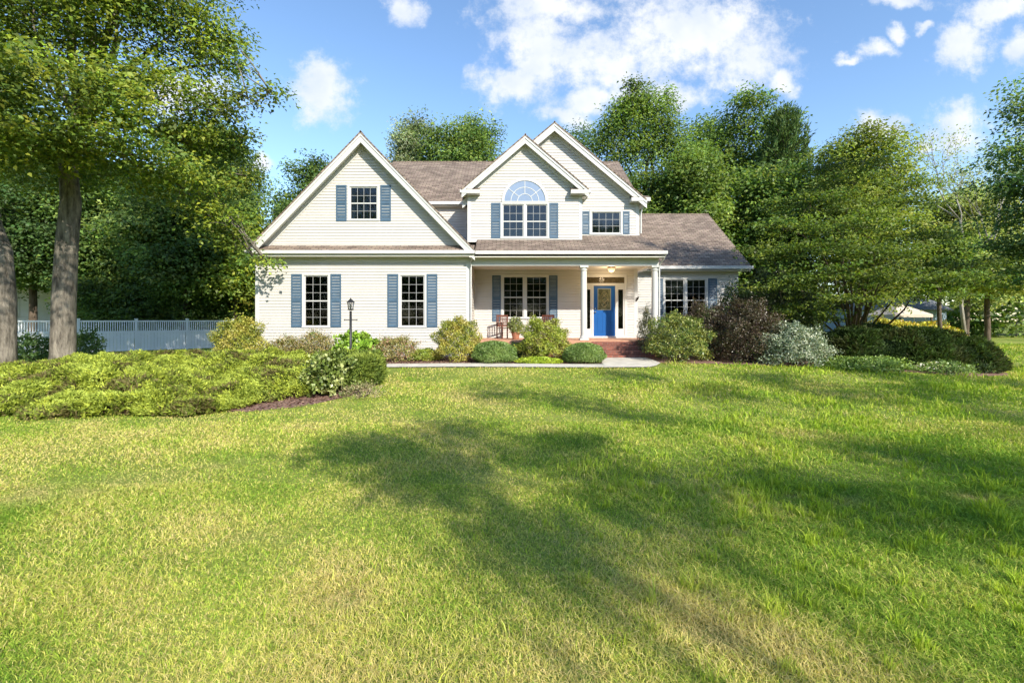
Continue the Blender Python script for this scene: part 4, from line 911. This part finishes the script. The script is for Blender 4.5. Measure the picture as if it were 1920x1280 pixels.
shrub('shrub', 'dark leafed shrub between the two maple trunks', 'shrub', 62, 660, 17.5, 34, 634, DRK, 0.09, 0.6, shape=0.7, group='shaded shrubs by the fence', loose=0.4)
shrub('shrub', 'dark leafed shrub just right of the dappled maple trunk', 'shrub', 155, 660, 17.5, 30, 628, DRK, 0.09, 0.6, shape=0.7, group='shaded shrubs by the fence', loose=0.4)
shrub('shrub', 'yellow autumn toned bush mass beyond the dark juniper', 'shrub', 1700, 622, 30, 95, 604, [(0.30, 0.30, 0.04), (0.24, 0.26, 0.04), (0.32, 0.24, 0.05)], 0.14, 0.8, ryd=1.2)

# juniper sprays
def juniper(name, label, region, hfun, n, pal, leaf=0.13, kind=None, cat='juniper', width=0.03):
    """region(x,y)->mask over a bounding box, hfun(x,y)->height"""
    (x0, x1, y0, y1), mask = region; area = (x1 - x0) * (y1 - y0); q = rng.random((int(n * 1.0), 2)) * [x1 - x0, y1 - y0] + [x0, y0]
    mk = mask(q[:, 0], q[:, 1]); q = q[mk > 0]; mk = mk[mk > 0]
    h = hfun(q[:, 0], q[:, 1]) * np.clip(mk, 0, 1) ** 0.5; t = 1 - rng.random(len(q)) ** 2.5 * 0.6
    P0 = np.stack([q[:, 0], q[:, 1], gz(q[:, 0], q[:, 1]) + h * t], 1)
    ang = wn(q[:, 0], q[:, 1], 0.5, 3) * 2.5 + rng.normal(size=len(q)) * 0.7 - math.pi / 2; per = 7
    dirs = np.stack([np.cos(ang), np.sin(ang), 0.55 + 0.35 * rng.random(len(q))], 1); dirs = unit(dirs)
    s = np.linspace(0, 1, per)[None, :, None]; P = P0[:, None] + dirs[:, None] * s * leaf * 1.3
    D = unit((np.repeat(dirs, per, 0)) + 0.7 * rdir(len(q) * per)); P = P.reshape(-1, 3)
    v = wn(q[:, 0], q[:, 1], 0.45, 5) + 0.5 * rng.normal(size=len(q)) + 1.0 * (t - 0.85); pal = np.array(pal); idx = np.clip(((v + 1.3) / 2.6 * len(pal)).astype(int), 0, len(pal) - 1)
    C = np.repeat(pal[idx], per, 0) * (1 + 0.15 * rng.normal(size=(len(P), 1)))
    L_ = leaf * (0.5 + 0.5 * rng.random(len(P)))
    o = leaves(name, P, D, L_, width * (0.6 + 0.8 * rng.random(len(P))), C, M['needle'])
    return tag(o, label, cat, kind=kind)
# outline of the big light green juniper bed (front edge / back edge by x)
fe = np.array([(-19, 9.0), (-13, 8.5), (-9.3, 8.25), (-5.9, 8.45), (-5.4, 9.3), (-4.9, 10.0), (-4.5, 10.6), (-4.1, 11.2)])
be = np.array([(-19, 13.0), (-13, 13.3), (-10, 14.2), (-6.5, 14.3), (-4.9, 13.9), (-4.4, 13.4), (-4.1, 12.4)])
def jmask(x, y):
    a = np.interp(x, fe[:, 0], fe[:, 1]) + 0.22 * wn(x, y, 0.5, 9); b = np.interp(x, be[:, 0], be[:, 1]); m = np.minimum((y - a) / 1.6, (b - y) / 0.6); return np.where(x < -4.1, m, -1)
hj = lambda x, y: 0.12 + 0.36 * sstep(-15, -10.5, x) + 0.12 * wn(x, y, 1.3, 11) + 0.09 * wn(x, y, 0.4, 12)
juniper('juniper_bed', 'wide bed of bright green spreading juniper along the left of the lawn', ((-19, -3.6, 7.9, 14.6), jmask), hj, 150000,
        [(0.12, 0.11, 0.045), (0.11, 0.15, 0.028), (0.20, 0.26, 0.04), (0.31, 0.37, 0.06), (0.26, 0.33, 0.065)], kind='stuff', cat='ground cover', width=0.022, leaf=0.095)
def jm2(x, y): return 1.0 - ((x + 4.15) / 0.78) ** 2 - ((y - 11.7) / 1.25) ** 2
juniper('juniper', 'dark green juniper mound closing the right end of the juniper bed', ((-4.8, -2.7, 10.4, 13.4), lambda x, y: jm2(x, y) * 3), lambda x, y: 0.62 + 0 * x, 12000,
        [(0.07, 0.11, 0.025), (0.11, 0.16, 0.03), (0.17, 0.22, 0.045)])
def jm3(x, y): return 1.0 - np.abs((x - 13.9) / 2.9) ** 3 - ((y - 16.2) / 1.7) ** 2
juniper('juniper', 'dark green spreading yew like juniper behind the dogwood trunk', ((11, 16.9, 14.4, 18), lambda x, y: jm3(x, y) * 1.4), lambda x, y: 1.06 + 0.16 * wn(x, y, 0.7, 4) - 0.12 * sstep(14, 16.5, x), 34000,
        [(0.02, 0.04, 0.014), (0.035, 0.065, 0.02), (0.055, 0.10, 0.025), (0.045, 0.06, 0.022)], leaf=0.17)
# broadleaf shrub in front of the juniper
shrub('hydrangea', 'broad leaved shrub with pale tips standing in the mulch beside the juniper bed', 'shrub', 618, 742, 10.6, 42, 664, [(0.06, 0.09, 0.02), (0.10, 0.135, 0.035), (0.20, 0.23, 0.10)], 0.085, 0.9, shape=0.7, loose=0.2)
shrub('shrub', 'pinkish grey dried heather like plant at the tip of the mulch bed', 'shrub', 678, 745, 10.3, 34, 722, [(0.20, 0.17, 0.11), (0.14, 0.16, 0.07), (0.25, 0.20, 0.16)], 0.04, 0.35, loose=0.7, shape=0.3)
# sprouting blades
def strap_plant(label, px, py, Y, n, L_, col, group):
    X, _, _ = W(px, py, Y); z = float(gz(X, Y)); root = empty('daylily', (X, Y, z), label, 'plant', group); V = []; Fc = []; C = []
    for k in range(n):
        a = rng.uniform(0, 6.28); b = np.array([X, Y, z]) + rng.normal(size=3) * [0.16, 0.14, 0]; l = L_ * rng.uniform(0.6, 1.1); out = np.array([math.cos(a), math.sin(a), 0]); sd = np.array([-out[1], out[0], 0]) * 0.014
        cc = np.array(col) * rng.uniform(0.7, 1.25); pr = None
        for s in range(5):
            t = s / 4; p = b + out * l * (0.15 * t + 0.5 * t * t) + np.array([0, 0, l * (1.0 * t - 0.35 * t * t)]); w = 1 - 0.85 * t; V += [p - sd * w, p + sd * w]; C += [cc, cc]
            if s: i = len(V) - 4; Fc.append((i, i + 1, i + 3, i + 2))
    npmesh('foliage', V, Fc, M['leaf'], root, np.array(C))
for k, (px, lab) in enumerate([(362, 'spiky grey green daylily clump nearest the white fence'), (400, 'spiky daylily clump left of the golden corner bush'), (462, 'daylily clump in front of the golden corner bush'), (497, 'daylily clump at the garage corner behind the juniper')]):
    strap_plant(lab, px, 680, 14.3, 90, 0.75, (0.22, 0.30, 0.16), 'daylily clumps behind the juniper bed')

# ------------------------------------------------------------------ lamp post
def lamp_post():
    X, Y, _ = W(657.5, 600, 13.2); z = float(gz(X, Y)); root = empty('lamp_post', (X, Y, z), 'dark garden lamp post with a small lantern standing in the juniper bed', 'lamp post')
    t = lambda py: EYE + (600 - py) * 13.2 / F
    MB().tube([(X, Y, z - 0.1), (X, Y, z + 0.5), (X, Y, t(583))], [0.045, 0.038, 0.034], 14).build('post', M['black'], root, True)
    m = MB(); m.tube([(X - 0.18, Y, t(599.5)), (X + 0.18, Y, t(599.5))], 0.012, 8)
    for s in (-1, 1): m.lathe((X + s * 0.18, Y, t(599.5) - 0.02), [(0.005, 0), (0.02, 0.01), (0.02, 0.03), (0.005, 0.04)], 8)
    m.build('ladder_rest', M['black'], root)
    zb = t(580); m = MB(); m.lathe((X, Y, zb - 0.03), [(0.04, 0), (0.10, 0.02), (0.10, 0.035), (0.06, 0.045)], 6)
    for k in range(6): a = k * math.pi / 3; m.tube([(X + 0.07 * math.cos(a), Y + 0.07 * math.sin(a), zb), (X + 0.10 * math.cos(a), Y + 0.10 * math.sin(a), zb + 0.2)], 0.006, 4)
    ln = m.build('lantern', M['black'], root)
    g = glass_mat('lantern_glass', (0.85, 0.85, 0.85), 1.5); MB().tube([(X, Y, zb + 0.01), (X, Y, zb + 0.19)], [0.062, 0.09], 6, False).build('glass', g, ln)
    MB().lathe((X, Y, zb + 0.02), [(0.015, 0), (0.02, 0.05), (0.03, 0.09), (0.01, 0.14)], 10).build('bulb', M['frost'], ln, True)
    MB().lathe((X, Y, zb + 0.2), [(0.13, 0), (0.12, 0.015), (0.04, 0.09), (0.015, 0.11), (0.02, 0.125), (0.003, 0.14)], 6).build('lantern_roof', M['black'], ln)
lamp_post()

# ------------------------------------------------------------------ fence
def fence():
    a = W(-120, 600, 21.2); b = W(445, 600, 29.5); a = Vector((a[0], a[1], 0)); b = Vector((b[0], b[1], 0)); d = (b - a); Ln = d.length; d.normalize()
    root = empty('fence', tuple((a + b) / 2), 'white vinyl privacy fence with open pickets along the top', 'fence'); nn = Vector((-d.y, d.x, 0))
    bay = 2.4; n = int(Ln / bay) + 1
    def bx(mb, s0, s1, t, z0, z1):
        p = [a + d * s0 - nn * t, a + d * s1 - nn * t, a + d * s1 + nn * t, a + d * s0 + nn * t]; i = len(mb.v)
        mb.v += [(q.x, q.y, z0) for q in p] + [(q.x, q.y, z1) for q in p]; mb.f += [tuple(i + k for k in q) for q in ((0, 3, 2, 1), (4, 5, 6, 7), (0, 1, 5, 4), (1, 2, 6, 5), (2, 3, 7, 6), (3, 0, 4, 7))]
    for k in range(n):
        s0 = k * bay; m = MB(); bx(m, s0 - 0.065, s0 + 0.065, 0.065, -0.1, 1.84); bx(m, s0 - 0.085, s0 + 0.085, 0.085, 1.842, 1.89)
        m.build('post', M['fence'], root)
        if k == n - 1: break
        m = MB(); bx(m, s0 + 0.066, s0 + bay - 0.066, 0.028, 0.06, 0.16); bx(m, s0 + 0.066, s0 + bay - 0.066, 0.028, 1.08, 1.19); bx(m, s0 + 0.066, s0 + bay - 0.066, 0.028, 1.70, 1.78)
        s = s0 + 0.07
        while s < s0 + bay - 0.16: bx(m, s, s + 0.142, 0.011 + 0.003 * (int(s * 7) % 2), 0.16, 1.08); s += 0.15
        s = s0 + 0.10
        while s < s0 + bay - 0.10: bx(m, s, s + 0.045, 0.012, 1.19, 1.70); s += 0.098
        m.build('panel', M['fence'], root)
fence()

# ------------------------------------------------------------------ neighbouring buildings
def neighbour():
    root = empty('neighbour_house', (-36, 42, 0), 'white neighbouring house seen behind the fence at the left', 'house')
    siding(rect(-50, -33.5, 0.2, 4.9), front(40.0), [], parent=root, mat='nhouse'); siding(rect(40, 48, 0.2, 4.9), right_side(-33.5), parent=root, mat='nhouse')
    m = MB(); m.slab([(-50.5, 39.5, 4.75), (-33, 39.5, 4.75), (-33, 44.5, 7.6), (-50.5, 44.5, 7.6)], 0.15); m.slab([(-33, 49.2, 4.75), (-50.5, 49.2, 4.75), (-50.5, 44.5, 7.6), (-33, 44.5, 7.6)], 0.15); m.build('roof', M['groof'], root)
    for px in (27, 44, 10): 
        x = (px - 960) * 40 / F; window([(x - 0.42, x + 0.42)], 2.15, 3.7, 40.0, 3, 2, parent=root)
    x = (62 - 960) * 40 / F; MB().box(x - 0.3, x + 0.3, 39.95, 39.985, 2.0, 3.8).build('shutter', M['black'], root)
neighbour()
def shed(): 
    root = empty('shed', (-17.5, 34, 0), 'small white outbuilding with grey roof just left of the garage corner', 'shed'); x0, x1 = -19.5, -16.0
    siding(rect(x0, x1, 0.1, 2.7), front(33), [], parent=root, mat='nhouse'); siding(rect(33, 37, 0.1, 2.7), right_side(x1), parent=root, mat='nhouse')
    MB().box(x0 + 1.3, x0 + 2.2, 32.94, 32.98, 0.1, 2.1).build('door', M['trim'], root)
    m = MB(); m.slab([(x0 - 0.2, 32.7, 2.65), (x1 + 0.2, 32.7, 2.65), (x1 + 0.2, 35, 3.9), (x0 - 0.2, 35, 3.9)], 0.1); m.slab([(x1 + 0.2, 37.3, 2.65), (x0 - 0.2, 37.3, 2.65), (x0 - 0.2, 35, 3.9), (x1 + 0.2, 35, 3.9)], 0.1); m.build('roof', M['groof'], root)
shed()
def gazebo():
    Y = 38; X = (1683 - 960) * Y / F; z = 0; root = empty('gazebo', (X, Y, 0), 'beige canvas canopy gazebo in the neighbouring yard beyond the juniper', 'gazebo'); w = 1.55
    zt = EYE + (600 - 571) * Y / F; ze = EYE + (600 - 590) * Y / F
    m = MB()
    for k in range(4):
        c = [(-w, -w), (w, -w), (w, w), (-w, w)]; a, b = c[k], c[(k + 1) % 4]; m.slab([(X + a[0], Y + a[1], ze), (X + b[0], Y + b[1], ze), (X + b[0] * 0.15, Y + b[1] * 0.15, zt), (X + a[0] * 0.15, Y + a[1] * 0.15, zt)], 0.03)
        m.slab([(X + a[0], Y + a[1], ze - 0.22), (X + b[0], Y + b[1], ze - 0.22), (X + b[0], Y + b[1], ze - 0.004), (X + a[0], Y + a[1], ze - 0.004)], 0.02)
    m.box(X - 0.29, X + 0.29, Y - 0.29, Y + 0.29, zt - 0.03, zt + 0.02); m.build('canopy', M['canvas'], root)
    for a in (-1, 1):
        for b in (-1, 1): MB().box(X + a * w * 0.95 - 0.05, X + a * w * 0.95 + 0.05, Y + b * w * 0.95 - 0.05, Y + b * w * 0.95 + 0.05, 0, ze).build('post', M['twig'], root)
    x0 = (1700 - 960) * 46 / F; r2 = empty('neighbour_house', (x0, 48, 0), 'blue grey sided neighbouring house half hidden behind the canvas gazebo', 'house')
    siding(rect(x0 - 5, x0 + 4, 0, 2.9), front(46), [], parent=r2, mat='bluewood'); siding(rect(46, 51, 0, 2.9), left_side(x0 - 5), parent=r2, mat='bluewood')
    m = MB(); m.slab([(x0 - 5.4, 45.6, 2.85), (x0 + 4.4, 45.6, 2.85), (x0 + 4.4, 48.6, 4.2), (x0 - 5.4, 48.6, 4.2)], 0.1); m.slab([(x0 + 4.4, 51.6, 2.85), (x0 - 5.4, 51.6, 2.85), (x0 - 5.4, 48.6, 4.2), (x0 + 4.4, 48.6, 4.2)], 0.1); m.build('roof', M['groof'], r2)
    window([(x0 - 3.5, x0 - 2.5)], 1.0, 2.2, 46, 2, 2, parent=r2)
    window([(x0 + 0.8, x0 + 1.8)], 1.0, 2.2, 46, 2, 2, parent=r2)
gazebo()
def far_fence():
    root = empty('metal_fence', (48, 50, 0), 'thin dark metal fence at the far right edge of the lawn', 'fence'); Y = 50
    x0 = (1735 - 960) * Y / F; x1 = x0 + 26
    for k in range(14): MB().box(x0 + k * 2 - 0.04, x0 + k * 2 + 0.04, Y - 0.04, Y + 0.04, 0, 1.7).build('post', M['black'], root)
    for k in range(13):
        m = MB(); a = x0 + k * 2 + 0.04; b = a + 1.92; m.box(a, b, Y - 0.015, Y + 0.015, 0.25, 0.3); m.box(a, b, Y - 0.015, Y + 0.015, 1.45, 1.5)
        s = a + 0.08
        while s < b: m.box(s, s + 0.02, Y - 0.01, Y + 0.01, 0.1, 1.6); s += 0.13
        m.build('panel', M['black'], root)
far_fence()
# woods closing the horizon, in front and behind
wl_ = []
for k in range(30):
    a = math.radians(100 + 160 * k / 29); d_ = 52 + 6 * math.sin(k * 2.1); h_ = 8.5 + 2.6 * math.sin(k * 1.7) + 1.2 * math.sin(k * 3.3); wl_.append(((d_ * math.sin(a), d_ * math.cos(a), h_ * 0.8), (5.2, 3.5, h_)))
for k in range(56):
    a = math.radians(-78 + 156 * k / 55); d_ = 78 + 8 * math.sin(k * 2.1); h_ = 4.0 + 1.6 * math.sin(k * 1.7) + 1.2 * math.sin(k * 3.3); wl_.append(((d_ * math.sin(a), d_ * math.cos(a), h_ * 0.8), (4.2, 3.0, h_)))
o = crown('woods', wl_, 0.55, DRK + GRN, M['leaf'], None, dens=2.4, crf=2.6); tag(o if o is None or not hasattr(o, 'shape') else bpy.data.objects['woods'], 'far belt of dark woods along the horizon', 'woods', kind='stuff')

# ------------------------------------------------------------------ porch furniture
def chair(label, X, Y, rz):
    root = empty('wooden_chair', (0, 0, 0), label, 'chair', 'red brown wooden chairs on the porch'); m = MB()
    def leg(x, y, h): MB().box(x - 0.022, x + 0.022, y - 0.022, y + 0.022, 0, h).build('leg', M['wood'], root)
    leg(-0.25, -0.25, 0.64); leg(0.25, -0.25, 0.64); leg(-0.25, 0.25, 1.0); leg(0.25, 0.25, 1.0)
    m = MB()
    for k in range(6): m.box(-0.22, 0.22, -0.25 + k * 0.08, -0.18 + k * 0.08, 0.42, 0.445)
    m.build('seat', M['wood'], root)
    m = MB(); m.box(-0.228, 0.228, 0.235, 0.265, 0.92, 1.0).box(-0.228, 0.228, 0.235, 0.265, 0.5, 0.55)
    for k in range(5): m.box(-0.2 + k * 0.09, -0.16 + k * 0.09, 0.24, 0.26, 0.55, 0.92)
    m.build('backrest', M['wood'], root)
    for s in (-1, 1): MB().box(s * 0.25 - 0.03, s * 0.25 + 0.03, -0.3, 0.225, 0.641, 0.665).build('armrest', M['wood'], root)
    root.location = (X, Y, 1.022); root.rotation_euler = (0, 0, rz)
chair('red brown wooden chair at the left end of the porch', -0.30, 19.2, 0.5)
chair('red brown wooden chair under the right porch shutter behind the bush', 1.45, 19.2, -0.4)
def potted():
    X, Y = 0.15, 18.5; root = empty('potted_plant', (X, Y, 1.022), 'potted leafy plant in front of the porch window', 'plant')
    MB().lathe((X, Y, 1.022), [(0.11, 0), (0.13, 0.02), (0.17, 0.24), (0.185, 0.25), (0.185, 0.29), (0.15, 0.29)], 18).build('pot', M['pot'], root)
    n = 900; P = np.array([X, Y, 1.55]) + rdir(n) * np.array([0.32, 0.3, 0.38]) * (rng.random((n, 1)) ** 0.4); leaves('foliage', P, unit(rdir(n) + [0, 0, 0.6]), 0.09, 0.04, pick([(0.12, 0.18, 0.06), (0.2, 0.24, 0.1)], n), M['leaf'], root)
potted()

# ------------------------------------------------------------------ grass blades
BARE = [gp(px_, py_)[:2] + (rr_,) for px_, py_, rr_ in ((1585, 942, 0.14), (1490, 932, 0.08), (1380, 1000, 0.08), (1845, 940, 0.2), (1230, 905, 0.12), (1830, 1060, 0.1), (260, 900, 0.35), (420, 870, 0.25), (90, 925, 0.4), (1080, 1260, 0.12), (1330, 1190, 0.14), (640, 1130, 0.12), (480, 1010, 0.2), (1250, 1230, 0.1))]
def grass():
    Vs = []; Cs = []; Fs = []; off = 0
    bands = [(1.6, 3.2, 11000), (3.2, 5.0, 5500), (5.0, 8.0, 2000), (8.0, 12.0, 700), (12.0, 17.5, 300), (17.5, 34, 60)]
    pal_s = np.array([(0.34, 0.33, 0.15), (0.30, 0.34, 0.10)]); 
    for (y0, y1, den) in bands:
        half = 1.15 * y1 + 1.2; n = int(2 * half * (y1 - y0) * den); x = rng.uniform(-half, half, n); y = rng.uniform(y0, y1, n)
        ok = np.abs(x) < 1.15 * y + 1.2
        ok &= ~((x > -10) & (x < 4.95) & (y > 14.2) & (y < 14.95)) & ~((x > -9.5) & (x < 11) & (y > 14.75) & (x < 5)) & ~((x > -10.2) & (x < 10.8) & (y > 17.5))
        ok &= ~((x < -3.45) & (x > -13) & (y > np.interp(x, [-13, -7.2, -5.1, -4.2, -3.7, -3.45], [9.6, 8.65, 8.95, 9.65, 10.35, 11.1]) ) & (y < 14.2))
        ok &= ~((x > 4.9) & (x < 16.6) & (y > np.interp(x, [4.9, 7, 11, 13.6, 15.6, 16.6], [15.2, 14.9, 14.4, 13.4, 14.2, 15.2])) & (y < 17.5))
        ok &= ~((x < -10) & (jmask(x, y) > 0))
        x = x[ok]; y = y[ok]; n = len(x)
        rightness = sstep(-1.0, 3.0, x - 0.25 * (y - 4)) # right part is rougher
        tuft = (wn(x, y, 0.11, 21) + 0.5 * wn(x, y, 1.1, 24) > 1.0) & (rng.random(n) < 0.6 * rightness + 0.02)
        h = (0.020 + 0.020 * rng.random(n)) * (1 + 0.25 * wn(x, y, 0.9, 22)) * (1 + 0.35 * rightness); h = np.maximum(h, 0.018)
        h = np.where(tuft, h * rng.uniform(1.6, 2.7, n), h); h *= (1 + 0.04 * y)
        bare = np.zeros(n)
        for (bx_, by_, br_) in BARE: bare = np.maximum(bare, np.exp(-(((x - bx_) / (1.7 * br_)) ** 2 + ((y - by_) / br_) ** 2) * 1.6) * (0.75 + 0.35 * wn(x, y, 0.15, 40)))
        h = h * (1 - 0.5 * np.clip(bare, 0, 1))
        wd = np.clip(0.0006 + 0.00078 * y, 0.0016, 0.02) * rng.uniform(0.7, 1.3, n) * np.where(tuft, 1.3, 1)
        a = rng.uniform(0, 2 * math.pi, n); lean = rng.uniform(0.3, 2.0, n) * np.where(tuft, 0.45, 1); la = rng.uniform(0, 2 * math.pi, n)
        sd = np.stack([np.cos(a), np.sin(a), np.zeros(n)], 1) * wd[:, None]; b = np.stack([x, y, gz(x, y) - 0.004], 1)
        ld = np.stack([np.cos(la), np.sin(la), np.zeros(n)], 1) * (h * lean)[:, None]
        mid = b + ld * 0.35 + np.array([0, 0, 1.0]) * (h * 0.6)[:, None]; tip = b + ld + np.array([0, 0, 1.0]) * (h / np.sqrt(1 + 0.5 * lean ** 2))[:, None]
        V = np.stack([b - sd, b + sd, mid + sd * 0.75, mid - sd * 0.75, tip], 1).reshape(-1, 3)
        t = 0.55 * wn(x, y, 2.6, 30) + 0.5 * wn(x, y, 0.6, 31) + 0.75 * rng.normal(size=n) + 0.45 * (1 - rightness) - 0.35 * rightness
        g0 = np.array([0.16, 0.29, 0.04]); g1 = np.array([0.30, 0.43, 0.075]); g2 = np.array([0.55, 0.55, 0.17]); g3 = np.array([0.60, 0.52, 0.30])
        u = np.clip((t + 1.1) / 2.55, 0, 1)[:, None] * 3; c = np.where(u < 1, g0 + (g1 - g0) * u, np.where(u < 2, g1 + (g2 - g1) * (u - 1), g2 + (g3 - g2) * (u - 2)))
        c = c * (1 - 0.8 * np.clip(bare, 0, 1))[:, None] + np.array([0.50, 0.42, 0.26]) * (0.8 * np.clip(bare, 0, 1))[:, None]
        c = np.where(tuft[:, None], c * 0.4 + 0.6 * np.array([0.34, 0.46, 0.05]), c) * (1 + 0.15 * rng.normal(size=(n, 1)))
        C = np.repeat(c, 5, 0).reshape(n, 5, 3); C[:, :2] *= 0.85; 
        i = off + 5 * np.arange(n); Vs.append(V); Cs.append(C.reshape(-1, 3)); Fs.append((i, n)); off += 5 * n
    V = np.concatenate(Vs); C = np.concatenate(Cs); i = np.concatenate([f[0] for f in Fs])
    # quads for the lower half, degenerate-free triangles for the tip -> build as triangles
    T = np.concatenate([np.stack([i, i + 1, i + 2], 1), np.stack([i, i + 2, i + 3], 1), np.stack([i + 3, i + 2, i + 4], 1)])
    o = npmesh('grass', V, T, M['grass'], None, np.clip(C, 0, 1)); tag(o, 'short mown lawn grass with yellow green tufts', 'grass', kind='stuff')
    print('blades', len(i))
grass()
print('polys', sum(len(o.data.polygons) for o in S.objects if o.type == 'MESH'))

def chips():
    n = 26000; x = rng.uniform(-9, 4.9, n); y = rng.uniform(8.4, 17.6, n)
    a = (y > 14.98) & (y < 17.6) & (x < 2.95); e = np.interp(x, [-9, -7.2, -5.1, -4.2, -3.7, -3.45], [8.9, 8.68, 8.98, 9.68, 10.35, 11.1]); b = (x < -3.5) & (y > e - 0.05) & (y < np.where(x < -4.4, 11.5, 12.5)) & (x > -8)
    ok = a | b; x = x[ok]; y = y[ok]; n = len(x); P = np.stack([x, y, gz(x, y) + 0.018], 1); D = rdir(n); D[:, 2] = 0.25 * np.abs(D[:, 2]); D = unit(D)
    L_ = rng.uniform(0.03, 0.09, n); C = pick([(0.26, 0.15, 0.11), (0.17, 0.09, 0.065), (0.36, 0.24, 0.18), (0.11, 0.065, 0.05)], n)
    tag(leaves('mulch_chips', P, D, L_, L_ * 0.45, C, M['chip'], up=np.tile([0, 0, 1.0], (n, 1))), 'loose reddish brown bark mulch chips over the planting beds', 'mulch', kind='stuff')
M['chip'] = leafmat('bark_chips', 0.0, 0.9, 0.1, (1, 1, 1), (0, 0, 0))
chips()
